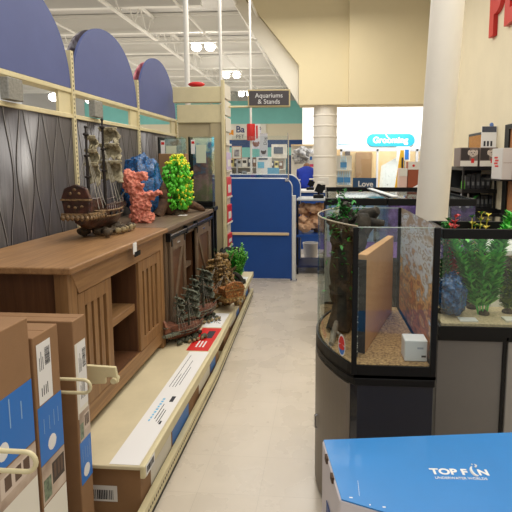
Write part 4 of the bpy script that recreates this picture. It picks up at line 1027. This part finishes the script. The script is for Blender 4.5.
# display table with blue shelf and driftwood
T = thing('display_table', 'black framed display table with blue lower shelf beside the blue partition', 'table', (-.19,7.1,0))
MB().box(-.40, .02, 6.8, 7.4, 1.065, 1.09).build('top', mat('grey_top', (170,174,176), .4), T, bev=.003)
MB().box(-.40, .02, 6.8, 7.4, .54, .58).build('shelf', M_blueshop, T, bev=.003)
MB().box(-.40, .02, 6.8, 7.4, .10, .13).build('lower_shelf', mat('shelf_navy', (24,34,70), .5), T)
for x in (-.385, .005):
    for y in (6.815, 7.385): MB().box(x-.014, x+.014, y-.014, y+.014, 0, 1.065).build('leg', M_blackm, T)
def lump(name, label, cat, c, r, sc, m, n, seed):
    rr = random.Random(seed); t = thing(name, label, cat, (c[0],c[1],c[2]-r*sc[2]*.9)); mb = MB()
    for k in range(n): mb.blob((c[0]+rr.uniform(-1,1)*r*sc[0]*.7, c[1]+rr.uniform(-1,1)*r*sc[1]*.7, c[2]+rr.uniform(-1,1)*r*sc[2]*.55), r*rr.uniform(.25,.42), 2, .6, 8, (1.2,1,.9), k+seed)
    for k in range(6): a = rr.random()*6.28; mb.tube([c,(c[0]+r*sc[0]*1.05*math.cos(a), c[1]+.4*r*math.sin(a), c[2]+r*sc[2]*.8*rr.uniform(-.7,1))], [r*.22,r*.08], 7)
    mb.build('wood', m, t, smooth=60); return t
M_tanw = mat('tan_driftwood', (184,134,98), .8, var=.3, scale=12, c2=(222,180,142), bump=.5, bscale=30)
lump('tan_driftwood', 'tan driftwood piece resting on the blue shelf of display table', 'driftwood', (-.19,7.0,.72), .20, (1.05,.7,.75), M_tanw, 16, 31)
lump('tan_driftwood', 'tan driftwood piece stacked on top under the display table top', 'driftwood', (-.19,7.02,.93), .18, (1.1,.7,.6), M_tanw, 14, 37)
t = thing('white_bucket', 'white bucket standing under the blue shelf of display table', 'bucket', (-.24,7.7,0))
MB().lathe((-.22,7.62,0), [(.1,0),(.12,.30),(.128,.31),(.128,.33),(.118,.33),(.1,.02)], 20).build('pail', M_white, t, smooth=40)
# registers on the table top
def register(label, x, y, z, s=1.0):
    t = thing('cash_register', label, 'register', (x,y,z))
    MB().box(x-.07*s, x+.07*s, y-.08, y+.08, z, z+.05).build('base', M_black, t, bev=.008)
    MB().tube([(x,y,z+.05),(x+.01,y+.02,z+.16*s)], .018, 8).build('stand', M_black, t, smooth=40)
    mb = MB(); mb.prism([(x-.06*s,z+.09*s),(x+.05*s,z+.06*s),(x+.09*s,z+.15*s),(x-.01*s,z+.20*s)], y-.03, y+.0, 'Y'); mb.build('screen', M_black, t, bev=.004)
    MB().box(x-.02*s, x+.07*s, y-.05, y+.02, z+.19*s, z+.215*s).build('receipt_printer', M_offw, t, bev=.004)
    return t
register('black register with pale printer on display table, nearest the column', -.09, 7.05, 1.09, 1.1)
register('small black register behind the display table', -.27, 9.0, 1.1, 1.0)
register('card reader on the far checkout counter in front of blue shirt', -.52, 9.05, 1.1, .9)
C = thing('checkout_counter', 'white topped checkout counter in front of the person in blue', 'counter', (-.3,9.1,0))
MB().box(-.95, .1, 8.8, 9.4, 1.06, 1.1).build('top', M_white, C, bev=.004)
MB().box(-.9, .05, 8.85, 9.35, 0, 1.06).build('cabinet', M_blueshop, C)
t = thing('white_monitor', 'white monitor back on the checkout counter by the person', 'monitor', (-.02,8.95,1.1))
MB().box(-.12, .08, 8.93, 8.96, 1.2, 1.34).build('screen', M_offw, t, bev=.006); MB().box(-.05, .01, 8.93, 8.97, 1.1, 1.2).build('stand', M_black, t); MB().box(-.1, .06, 8.88, 9.02, 1.1, 1.115).build('base', M_black, t)

# ------------------------------------------------------------------ the person in blue bending over the counter
def skin(name, joints, edges, rad, m, parent, sub=2, root=0):
    me = bpy.data.meshes.new(name); me.from_pydata(joints, edges, []); o = bpy.data.objects.new(name, me); COL.objects.link(o)
    sk = o.modifiers.new('Skin','SKIN'); sk.use_smooth_shade = True
    for i, v in enumerate(me.skin_vertices[0].data):
        r = rad[i]; v.radius = (r, r) if not isinstance(r, tuple) else r; v.use_root = (i == root)
    sb = o.modifiers.new('Subdivision','SUBSURF'); sb.levels = sub; sb.render_levels = sub
    dg = bpy.context.evaluated_depsgraph_get(); m2 = bpy.data.meshes.new_from_object(o.evaluated_get(dg)); COL.objects.unlink(o); bpy.data.objects.remove(o)
    m2.name = name; m2.materials.clear(); m2.materials.append(m); n = bpy.data.objects.new(name, m2); COL.objects.link(n); n.parent = parent
    return n
PX, PY = -.47, 12.0
PR = thing('person', 'person in a royal blue shirt bending over the far checkout, seen from behind', 'person', (PX,PY,0))
M_skin = mat('skin', (206,156,128), .6, var=.06, scale=8)
J = [(0,0,.93),(0,.06,1.10),(0,.18,1.30),(0,.30,1.44),(0,.39,1.46),(0,.47,1.49),
     (-.10,.0,.88),(-.11,.03,.48),(-.11,-.02,.09),(-.11,.13,.04), (.10,.0,.88),(.11,.03,.48),(.11,-.02,.09),(.11,.13,.04),
     (-.17,.28,1.38),(-.21,.34,1.12),(-.15,.52,1.05), (.17,.28,1.38),(.21,.34,1.12),(.15,.52,1.05)]
ED = [(0,1),(1,2),(2,3),(3,4),(4,5),(0,6),(6,7),(7,8),(8,9),(0,10),(10,11),(11,12),(12,13),(3,14),(14,15),(15,16),(3,17),(17,18),(18,19)]
RD = [(.15,.11),(.14,.1),(.15,.11),(.12,.09),.055,.095, .085,.06,.045,.035, .085,.06,.045,.035, .055,.042,.032, .055,.042,.032]
body = skin('body', J, ED, RD, M_skin, PR)
J2 = [(0,-.0,.90),(0,.05,1.06),(0,.15,1.26),(0,.27,1.41),(0,.33,1.46),(-.17,.26,1.37),(-.205,.32,1.2),(.17,.26,1.37),(.205,.32,1.2)]
skin('shirt', J2, [(0,1),(1,2),(2,3),(3,4),(3,5),(5,6),(3,7),(7,8)], [.19,.20,.225,.20,.10,.11,.075,.11,.075], mat('shirt_blue', (16,52,170), .8, var=.1, scale=12), PR)
J3 = [(0,-.0,.92),(-.10,.0,.86),(-.11,.03,.48),(-.11,-.02,.11),(.10,.0,.86),(.11,.03,.48),(.11,-.02,.11)]
skin('trousers', J3, [(0,1),(1,2),(2,3),(0,4),(4,5),(5,6)], [(.16,.13),.1,.075,.065,.1,.075,.065], mat('trousers_dark', (40,40,48), .8), PR)
mb = MB(); mb.blob((0,.47,1.51), .1, 3, .1, 8, (.92,1.0,.95), 2); h = mb.build('hair', mat('hair_sandy', (150,112,84), .8, var=.3, scale=40), PR, smooth=60, local=True)
mb = MB()
for s in (-1,1):
    for k in range(5):
        a = -.035+.017*k; ln = (.05,.07,.078,.072,.055)[k]
        mb.tube([(s*.15+a*.9,.53,1.05),(s*.15+a,.53+ln*.6,1.045),(s*.15+a,.53+ln,1.03)], [.009,.008,.006], 6)
mb.build('hands', M_skin, PR, smooth=60, local=True)

# ------------------------------------------------------------------ signs and clutter of the far shop floor
t = thing('hospital_sign', 'white wall sign with orange mark and navy lettering Ba PET', 'sign', (-5.0,27.9,3.4))
MB().box(-6.2, -3.4, 27.9, 28.0, 2.96, 3.83).build('board', mat('sign_white', (240,236,226), .5), t)
mb = MB(); mb.box(-5.72, -5.48, 27.88, 27.9, 3.2, 3.5); mb.prism([(-5.48,3.28),(-5.30,3.18),(-5.30,3.52),(-5.48,3.46)], 27.88, 27.9, 'Y'); mb.build('orange_mark', mat('mark_orange', (246,160,30), .5), t)
text('lettering', 'Ba', .52, (-5.16,27.88,3.36), FRONT, mat('navy_ink', (24,52,120), .5), t, .01, bold=.006)
text('lettering', 'PET', .3, (-5.16,27.88,3.02), FRONT, mat('grey_ink', (90,96,110), .5), t, .01)
t = thing('red_drum_sign', 'red round drum sign on the slim conduit pole', 'sign', (-1.32,8.6,1.98))
MB().lathe((-1.32,8.6,2.0), [(.07,0),(.075,.02),(.075,.27),(.07,.29)], 24).build('drum', M_red, t, smooth=40)
MB().box(-1.24, -1.16, 8.58, 8.60, 2.0, 2.29).build('side_flag', M_white, t); MB().box(-1.225, -1.195, 8.578, 8.58, 2.03, 2.26).build('side_stripe', M_red, t)
def banner(label, x0, x1, y, z0, z1, m, word, dogc):
    t = thing('hanging_banner', label, 'banner', ((x0+x1)/2,y,z0))
    MB().box(x0, x1, y, y+.01, z0, z1).build('sheet', m, t)
    text('lettering', word, (x1-x0)*.55, (x1-(x1-x0)*.12,y-.004,z0+(z1-z0)*.52), (PI/2, -PI/2, 0), M_ink, t, .001)
    mb = MB(); xc = (x0+x1)/2; w = x1-x0; zc = z0+(z1-z0)*.2
    mb.blob((xc,y-.004,zc), w*.3, 2, .1, 5, (1,.04,.75)); mb.blob((xc-w*.24,y-.004,zc+w*.14), w*.13, 2, .1, 5, (.8,.04,1.2)); mb.blob((xc+w*.24,y-.004,zc+w*.14), w*.13, 2, .1, 5, (.8,.04,1.2)); mb.blob((xc,y-.012,zc-w*.12), w*.12, 2, .1, 5, (1,.04,.8))
    mb.build('dog_print', mat('dog_print'+dogc, (150,100,92) if dogc == 'a' else (60,36,36), .6), t, smooth=50)
    MB().tube([(x0,y+.005,z1),(x1,y+.005,z1)], .012, 8).build('top_rod', M_chrome, t)
banner('lilac white hanging banner with dog print, left of the pair', -2.0, -1.72, 13, 1.98, 2.56, mat('banner_lilac', (226,224,240), .6), 'Dog', 'a')
banner('grey hanging banner with dark dog print, right of the pair', -1.71, -1.5, 12.6, 1.75, 2.36, mat('banner_grey', (206,206,214), .6), 'Dog', 'b')
t = thing('framed_poster', 'framed portrait poster standing above the far shelves', 'poster', (-2.18,12,1.75))
MB().box(-2.33, -2.08, 12, 12.03, 1.70, 2.02).build('frame', mat('poster_frame', (190,150,130), .5), t, bev=.005)
MB().box(-2.31, -2.10, 11.996, 12.0, 1.72, 2.0).build('mat_board', M_offw, t)
MB().box(-2.27, -2.14, 11.992, 11.996, 1.76, 1.93).build('picture', picture('poster_pic', [(.35,(90,84,96)),(.55,(170,166,172)),(.7,(220,214,212))], 9), t)
MB().box(-2.22, -2.19, 12.01, 12.03, 1.25, 1.71).build('post', M_chrome, t)
# far gondola with hanging goods
def far_rack(label, x0, x1, y, z1, levels, seed, body, topboard=None):
    rr = random.Random(seed); t = thing('shop_rack', label, 'shelving', ((x0+x1)/2,y,0))
    MB().box(x0, x1, y+.25, y+.28, 0, z1).build('back_panel', body, t)
    for z in levels: MB().box(x0, x1, y, y+.25, z, z+.025).build('shelf', M_offw, t)
    for x in (x0, x1-.03): MB().box(x, x+.03, y+.22, y+.3, 0, z1+.03).build('upright', M_offw, t)
    return t
pal = [(60,66,80),(40,44,52),(210,212,216),(90,130,180),(230,226,220),(190,60,60),(120,90,70),(60,120,170),(150,160,170),(236,220,150)]
far_rack('long white shop rack in the far aisle beneath the hospital sign', -2.75, -1.35, 12.2, 1.75, (.4,.8,1.15,1.48), 3, mat('rack_grey', (196,192,190), .6))
far_rack('second white shop rack beyond the acrylic shield', -1.4, -.85, 10.2, 1.7, (.4,.8,1.15,1.45), 5, mat('rack_pale', (222,218,212), .6))
rr = random.Random(8)
def goods(x0, x1, y, z, hmax, wmin, wmax, tagline, seed):
    rr = random.Random(seed); x = x0; i = 0
    while x < x1-wmin:
        w = min(rr.uniform(wmin, wmax), x1-x); h = hmax*rr.uniform(.6,1); c = pal[rr.randrange(len(pal))]
        t = thing('product_pack', tagline % ('first second third fourth fifth sixth seventh eighth ninth tenth eleventh twelfth'.split()[min(i,11)]), 'package', (x+w/2,y,z), 0, tagline.replace('%s ', ''))
        MB().box(x+.006, x+w-.006, y+.02, y+.16, z, z+h).build('carton', mat('pack_%d_%d_%d' % c, c, .5), t, bev=.006)
        MB().box(x+w*.2, x+w*.8, y+.018, y+.02, z+h*.45, z+h*.8).build('front_label', M_white if sum(c) < 480 else M_ink, t)
        x += w; i += 1
goods(-2.71, -1.4, 12.2, 1.506, .28, .08, .16, '%s pack from left on the top level of the far rack', 41)
goods(-2.71, -1.38, 12.2, 1.175, .25, .08, .16, '%s pack from left on the middle level of the far rack', 42)
goods(-1.36, -.89, 10.2, 1.475, .2, .07, .12, '%s pack from left on the top level beyond the shield', 43)
t = thing('white_dump_bin', 'white cardboard display with blue base card in front of far racks', 'display', (-1.15,9.6,0))
MB().box(-1.36, -1.08, 9.5, 9.8, 0, 1.72).build('body', M_white, t, bev=.006)
MB().box(-1.33, -1.2, 9.495, 9.5, 1.5, 1.62).build('blue_card', mat('sky_card', (110,180,214), .5), t); MB().box(-1.31, -1.13, 9.495, 9.5, 1.66, 1.70).build('grey_print', mat('grey_ink', (0,0,0)), t)
t = thing('blue_card_stand', 'pale blue card resting behind the acrylic shield', 'card', (-.78,8.2,1.3))
MB().box(-.98, -.78, 8.2, 8.22, 1.36, 1.52).build('card', mat('sky_card', (0,0,0)), t); MB().box(-.9, -.86, 8.21, 8.24, 0, 1.37).build('post', M_chrome, t)
o = MB().box(-1.15, -.82, 10.36, 10.45, 1.70, 2.0).build('dog_crate_board', picture('board_cream', [(.35,(200,190,176)),(.6,(230,222,210))], 6)); tag(o, 'cream board standing on the shop rack beyond the shield', 'board')
MB().box(-1.1, -.9, 10.35, 10.36, 1.8, 1.94).build('grey_print', mat('grey_ink', (0,0,0)), o)
# far wall doors, right end goods near the column
d3 = struct(MB().box(-2.75, -1.7, 27.9, 28, 0, 2.05).build('door_3', mat('door_navy', (34,60,104), .5)))
MB().box(-2.26, -2.2, 27.88, 27.9, .1, 2.0).build('door_frame', mat('door_teal', (80,140,150), .5), d3)
t = thing('exit_plate', 'small grey sign plate on the far teal wall above navy doors', 'sign', (-1.6,27.9,2.25)); MB().box(-1.95, -1.5, 27.92, 28.0, 2.3, 2.5).build('plate', mat('grey_ink', (0,0,0)), t)
lump('plush_pile', 'pile of grey and black toys hanging above the person in blue', 'toys', (-.66,14,1.80), .32, (1,.5,.9), mat('toy_grey', (110,110,116), .7, var=.6, scale=9, c2=(214,214,214)), 16, 51)
t = thing('toy_fixture', 'tan topped wire fixture that carries the grey toys', 'fixture', (-.66,14.2,0))
MB().box(-1.0, -.32, 14.2, 14.5, 2.1, 2.14).build('top', mat('tan_top', (206,180,140), .6), t); MB().box(-1.0, -.32, 14.3, 14.34, 0, 2.1).build('back_panel', M_offw, t)
t = thing('pink_poster', 'white and pink poster left of the round far column', 'poster', (-.35,12.75,1.3))
MB().box(-.42, -.27, 12.75, 12.77, 1.1, 1.85).build('sheet', M_white, t); MB().box(-.36, -.32, 12.77, 12.79, 0, 1.2).build('post', M_chrome, t); MB().box(-.41, -.28, 12.745, 12.75, 1.5, 1.57).build('pink_stripe', mat('pinkred', (226,70,110), .5), t); MB().box(-.40, -.34, 12.745, 12.75, 1.68, 1.77).build('blue_mark', M_boxblue, t)
# grooming sign
GS = thing('grooming_sign', 'cyan rounded sign reading Grooming on the bright white wall', 'sign', (2.1,15.9,2.3))
pts = []
for k in range(13): a = -PI/2+PI*k/12; pts.append((2.68+.2*math.cos(a), 2.335+.2*math.sin(a)))
for k in range(13): a = PI/2+PI*k/12; pts.append((1.55+.2*math.cos(a), 2.335+.2*math.sin(a)))
MB().prism(pts, 15.92, 16.0, 'Y').build('board', M_cyan, GS)
text('lettering', 'Grooming', .27, (2.1,15.915,2.25), FRONT, mat('sign_glow', (255,255,255), .5, emit=.3), GS, .004, 'CENTER', bold=.006)
mb = MB(); mb.tube([(1.95,15.9,2.52),(2.0,15.9,2.44),(2.08,15.9,2.38)], [.015,.02,.008], 6); mb.build('swoosh', mat('sign_glow', (0,0,0)), GS)
t = thing('menu_board', 'small white framed notice on the wall right of the far column', 'sign', (.65,15.95,2.3))
MB().box(.42, .82, 15.96, 16.0, 2.2, 2.42).build('frame', mat('notice_frame', (150,190,214), .5), t); MB().box(.45, .79, 15.95, 15.96, 2.23, 2.39).build('sheet', M_white, t)
# goods in front of grooming
t = thing('love_sign', 'dark blue sign reading Love in front of the salon window', 'sign', (1.5,12.5,.7))
MB().box(.72, 1.32, 12.5, 12.53, .85, 1.22).build('board', mat('love_navy', (30,70,110), .5), t); text('lettering', 'Love', .2, (.85,12.495,1.0), FRONT, M_white, t, .002, bold=.003); MB().box(1.0, 1.04, 12.51, 12.54, 0, .86).build('post', M_chrome, t)
for i, (x, z) in enumerate(((.52,.60),(.70,.60),(.52,1.02),(.70,1.02),(.60,1.42))):
    t = thing('bottle_pack', ('lower left', 'lower right', 'middle left', 'middle right', 'topmost')[i]+' pale blue bottle pack stacked beside the far column', 'pack', (x-.1,13.0,z), 0, 'pale blue bottle packs')
    mb = MB()
    for k in range(3): mb.lathe((x-.16+.055*k,13.0,z), [(.026,0),(.026,.26),(.012,.32),(.012,.36)], 10)
    mb.build('bottle', mat('pale_bottle', (196,222,236), .4), t, smooth=40)
    mb = MB(); mb.box(x-.19, x-.02, 12.965, 12.968, z+.06, z+.2); mb.build('label', mat('label_blue', (80,150,210), .5), t)
t = thing('bottle_stand', 'white stepped stand under the pale blue bottle packs', 'stand', (.5,13,0)); MB().box(.3, .72, 12.9, 13.15, 0, .6).build('body', M_offw, t); MB().box(.3,.72,12.9,13.15,.985,1.018).build('shelf', M_offw, t); MB().box(.3,.72,12.9,13.15,1.385,1.418).build('shelf', M_offw, t); MB().box(.3,.72,13.15,13.17,.6,1.8).build('back_panel', M_offw, t)
t = thing('yellow_cone', 'tall yellow triangular floor sign before the grooming window', 'sign', (2.0,13.5,0))
MB().prism([(1.84,.2),(2.22,.2),(2.16,1.95),(2.07,1.95)], 13.5, 13.53, 'Y').build('board', mat('cone_yellow', (240,190,50), .5), t); MB().box(1.86,2.2,13.4,13.6,0,.2).build('base', M_black, t)
MB().box(2.10, 2.15, 13.49, 13.5, 1.3, 1.75).build('dark_stripe', M_ink, t)
t = thing('house_poster', 'white poster with small blue marks above the yellow floor sign', 'poster', (2.0,13.9,1.7)); MB().box(2.02, 2.4, 13.9, 13.92, 1.66, 2.06).build('sheet', M_white, t); MB().box(2.25,2.36,13.89,13.9,1.70,1.98).build('blue_mark', M_boxblue, t); MB().box(2.24,2.28,13.92,13.95,0,1.7).build('post', M_chrome, t)
for i, (x0, x1, z0, z1, c, l) in enumerate(((1.27,1.50,.95,1.62,(150,74,44),'rust brown food bag box with white swoosh beside the column'), (1.14,1.26,.95,1.52,(222,190,176),'pale pink carton left of the rust brown one'))):
    t = thing('food_carton', l, 'box', ((x0+x1)/2,7.5,z0)); MB().box(x0, x1, 7.5, 7.7, z0, z1).build('carton', mat('food%d' % i, c, .5), t, bev=.006)
    MB().box(x0, x1, 7.495, 7.5, z1-.12, z1-.0).build('cream_band', M_offw, t)
    if i == 0:
        MB().tube([(x0+.05,7.492,z0+.1),(x0+.10,7.492,z0+.26),(x1-.02,7.492,z0+.34)], [.02,.03,.015], 8).build('swoosh', M_white, t); MB().blob((x0+.08,7.492,z1-.06), .02, 2, sc=(1,.1,1)).build('red_dot', M_red, t)
t = thing('food_shelf', 'dark shelf holding the food cartons beyond the tank rows', 'shelf', (1.1,7.6,0)); MB().box(.7, 1.6, 7.4, 7.9, .92, .949).build('top', M_blackm, t); MB().box(.72,1.58,7.42,7.88,0,.92).build('body', M_blackm, t)
t = thing('white_speckled_board', 'tilted white speckled board inside the grooming window', 'board', (2.0,16.5,.2)); mb = MB(); mb.prism([(1.78,.0),(2.5,.0),(2.5,1.85),(1.9,1.5)], 16.5, 16.53, 'Y'); mb.build('board', picture('speckle', [(.3,(60,60,60)),(.36,(238,238,238)),(.7,(246,246,246))], 14), t)

# ------------------------------------------------------------------ right wall rack, letters
def wall_letter(ch, y):
    t = thing('wall_letter', 'red raised capital letter %s high on the cream right wall' % ch, 'letter', (2.33,y,3.33))
    text('letter', ch, .92, (2.32,y,3.40), LEFTW, mat('letter_red', (206,44,44), .4), t, .03, bold=.05, sx=.92)
wall_letter('P', 7.24); wall_letter('E', 6.66)
_n0 = set(o.name for o in SC.objects)
RK = thing('black_rack', 'black metal shelf rack against the cream right wall', 'shelving', (1.95,7.1,0))
for z in (.55, .98, 1.24, 1.55): MB().box(1.73, 2.19, 6.75, 7.45, z-.05, z).build('shelf', M_blackm, RK, bev=.003)
for x in (1.74, 2.17):
    for y in (6.77, 7.43): MB().box(x-.012, x+.012, y-.012, y+.012, 0, 1.55).build('leg', M_blackm, RK)
MB().box(1.73, 2.19, 7.44, 7.455, .1, 1.53).build('back_panel', mat('rack_back', (34,34,36), .6), RK)
def pet_box(label, x0, x1):
    t = thing('pet_bed_box', label, 'box', ((x0+x1)/2,6.9,1.55), 0, 'boxes with dog photos on black rack')
    MB().box(x0, x1, 6.78, 7.1, 1.551, 1.81).build('carton', mat('petbox_grey', (120,104,96), .5), t, bev=.004)
    MB().box(x0+.01, x0+(x1-x0)*.52, 6.776, 6.78, 1.64, 1.80).build('dark_panel', mat('petbox_dark', (52,44,44), .5), t)
    mb = MB(); xc = x0+(x1-x0)*.70; mb.blob((xc,6.776,1.73), .05, 2, .1, 5, (1,.06,1)); mb.blob((xc-.05,6.776,1.74), .025, 2, .1, 5, (.8,.06,1.4)); mb.blob((xc+.05,6.776,1.74), .025, 2, .1, 5, (.8,.06,1.4))
    p = mb.build('dog_photo', mat('dog_fur', (196,180,168), .7, var=.2, scale=40), t, smooth=50)
    mb = MB()
    for dx, dz in ((-.018,.012),(.018,.012),(0,-.012)): mb.blob((xc+dx,6.771,1.73+dz), .008, 1)
    mb.build('dog_face', M_ink, p)
    MB().box(x0+.005, x1-.005, 6.776, 6.78, 1.556, 1.63).build('white_band', M_offw, t); MB().box(xc-.02, xc+.02, 6.774, 6.776, 1.60, 1.66).build('red_mark', M_red, t)
pet_box('grey dog photo box on top of black rack, nearer the column', 1.69, 1.93); pet_box('grey dog photo box on top of black rack, beside the white carton', 1.95, 2.19)
t = thing('white_carton', 'tall white carton with red print jutting out from rack corner', 'box', (2.0,6.3,1.3))
mb = MB(); mb.box(1.975, 2.10, 6.0, 6.36, 1.40, 1.78); mb.build('carton', mat('white_carton2', (206,202,196), .5), t, bev=.004)
mb = MB()
for k in range(4): mb.box(1.9735, 1.9748, 6.12+.03*(k % 2), 6.24+.03*(k % 2), 1.55+.035*k, 1.572+.035*k)
mb.build('red_print', M_red, t)
MB().box(1.99, 2.09, 5.9985, 5.9998, 1.6, 1.604).build('fold_line', M_brown2, t)
MB().box(1.96, 2.19, 6.0, 6.74, 1.38, 1.399).build('carrier_shelf', M_blackm, t)
t = thing('wall_frame', 'black framed brown corkboard on the cream wall behind the boxes', 'frame', (2.19,7.6,1.85)); MB().box(2.17, 2.19, 7.35, 8.1, 1.78, 2.06).build('frame', M_black, t, bev=.004); MB().box(2.165, 2.17, 7.4, 8.05, 1.82, 2.02).build('cork', mat('cork', (176,124,64), .8, var=.2, scale=30), t)
t = thing('flyer_board', 'white flyer with dark header on top of rack boxes', 'sign', (2.08,6.86,1.81)); MB().box(1.99, 2.19, 6.86, 6.88, 1.811, 2.1).build('sheet', M_white, t); MB().box(1.992, 2.183, 6.857, 6.86, 2.02, 2.098).build('header', mat('flyer_dark', (66,70,84), .5), t); mb = MB()
for k in range(3): mb.box(2.02+.045*k, 2.045+.045*k, 6.857, 6.86, 1.83, 1.9)
mb.build('small_print', M_ink, t); o = MB().blob((2.12,6.87,2.12), .03, 2, .2, 5, (1,.5,1)).build('blue_clip', mat('clip_blue', (90,120,180), .4), t, smooth=50)
bots = [(1.765,6.85,1.24,(90,176,60),'green spray bottle with white cap on the black rack'), (1.75,6.85,.98,(224,226,226),'white bottle on lower rack level, left of the pair'), (1.84,6.85,.98,(214,216,218),'white bottle on lower rack level, right of the pair'), (1.76,6.84,1.551,(226,226,220),'small white bottle before the dog photo box')]
for x, y, z, c, l in bots:
    t = thing('spray_bottle', l, 'bottle', (x,y,z)); s = .8
    MB().lathe((x,y,z), [(.03*s,0),(.034*s,.02),(.034*s,.12*s),(.012*s,.17*s),(.012*s,.19*s)], 14).build('body', mat('bot_%d%d' % c[:2], c, .35), t, smooth=40)
    MB().lathe((x,y,z+.19*s), [(.016*s,0),(.016*s,.035),(.008*s,.05)], 10).build('cap', M_white, t, smooth=40)
o = MB().tube([(1.9,6.86,1.06),(1.93,6.86,1.12),(1.98,6.86,1.16)], [.01,.02,.004], 8); o.tube([(1.9,6.86,.981),(1.9,6.86,1.06)], .012, 8); o = o.build('green_toy', M_green, smooth=50); tag(o, 'green leaf shaped toy standing beside the white bottles', 'toy')
rr = random.Random(17)
for i in range(5):
    x = 1.84+.068*i; t = thing('dark_package', ('leftmost','second','middle','fourth','rightmost')[i]+' dark package on the middle level of black rack', 'package', (x,6.95,1.24), 0, 'dark packages on the black rack')
    MB().box(x-.03, x+.03, 6.88, 7.1, 1.241, 1.241+rr.uniform(.14,.22)).build('carton', mat('darkpack', (44,44,46), .5, var=.3, scale=20), t, bev=.004); MB().box(x-.015, x+.015, 6.8785, 6.88, 1.29, 1.34).build('front_label', mat('pack_label', (110,110,110), .5), t)
for i in range(4):
    x = 1.99+.055*i; t = thing('boxed_item', ('leftmost','second','third','rightmost')[i]+' small dark boxed item on lower rack level', 'package', (x,6.95,.98), 0, 'small boxed items on the lower rack level')
    MB().box(x-.024, x+.024, 6.88, 7.1, .981, 1.15).build('carton', mat('darkpack', (0,0,0)), t, bev=.004); MB().box(x-.015, x+.015, 6.8785, 6.88, 1.03, 1.10).build('front_label', mat('pack_label', (0,0,0)), t)
for _o in list(SC.objects):
    if _o.name not in _n0 and _o.parent is None: _o.location.x += .155
# a low glass tank top row along the right wall before the rack
rect_tank('display_aquarium', 'long low aquarium below the black rack at right', 1.35, 2.1, 5.0, 5.9, .5, 1.0, .04, .04, None, M_glass2); stand_box('black cabinet stand below the long low aquarium', 1.35, 2.1, 5.0, 5.9, .5, M_black)

# ------------------------------------------------------------------ light
w = bpy.data.worlds.new('shop_air'); SC.world = w; w.use_nodes = True
bg_ = w.node_tree.nodes['Background']; bg_.inputs['Color'].default_value = (1.0,.96,.9,1); bg_.inputs['Strength'].default_value = .55
def area(name, loc, sx, sy, e, rot=(0,0,0), col=(1,.95,.87)):
    l = bpy.data.lights.new(name,'AREA'); l.shape = 'RECTANGLE'; l.size = sx; l.size_y = sy; l.energy = e; l.color = col
    o = bpy.data.objects.new(name, l); COL.objects.link(o); o.location = loc; o.rotation_euler = rot; return o
area('aisle_light', (-.2,3.2,4.6), 1.4, 6.0, 118)
area('aisle_light', (.9,-1.2,4.2), 2.5, 2.0, 34)
area('hall_light', (-5.5,19,4.7), 8, 12, 420)
area('ceiling_bounce_fill', (-6,17,3.2), 10, 12, 170, (PI,0,0))  # added upward fill that brightens the ceiling, not a shop fixture
area('right_tank_fill', (1.25,3.4,3.9), .9, 3.4, 50)  # added fill over the right side to lighten the tank plants
area('aisle_end_light', (-.6,8.6,4.8), 2.5, 2.5, 130)
area('salon_wall_fill', (1.8,13.6,3.6), 3.2, 1.6, 240, (math.radians(50),0,0), (1,.98,.95))  # added fill aimed at the grooming wall to wash it out white
area('salon_inner_light', (2,17.3,2.9), 3, 1, 90)

# ------------------------------------------------------------------ camera
cam = bpy.data.cameras.new('camera'); co = bpy.data.objects.new('camera', cam); COL.objects.link(co); SC.camera = co
cam.sensor_width = 36; cam.lens = 480/512*36; cam.shift_x = -34/512; cam.shift_y = -36/512; cam.clip_start = .05; cam.clip_end = 100
co.location = (0,0,1.6); co.rotation_euler = (math.radians(90-6.772), 0, math.radians(4.141))
SC.view_settings.view_transform = 'Standard'; SC.view_settings.look = 'None'; SC.view_settings.exposure = 0
SC.cycles.use_denoising = True; SC.cycles.max_bounces = 8; SC.cycles.transparent_max_bounces = 24
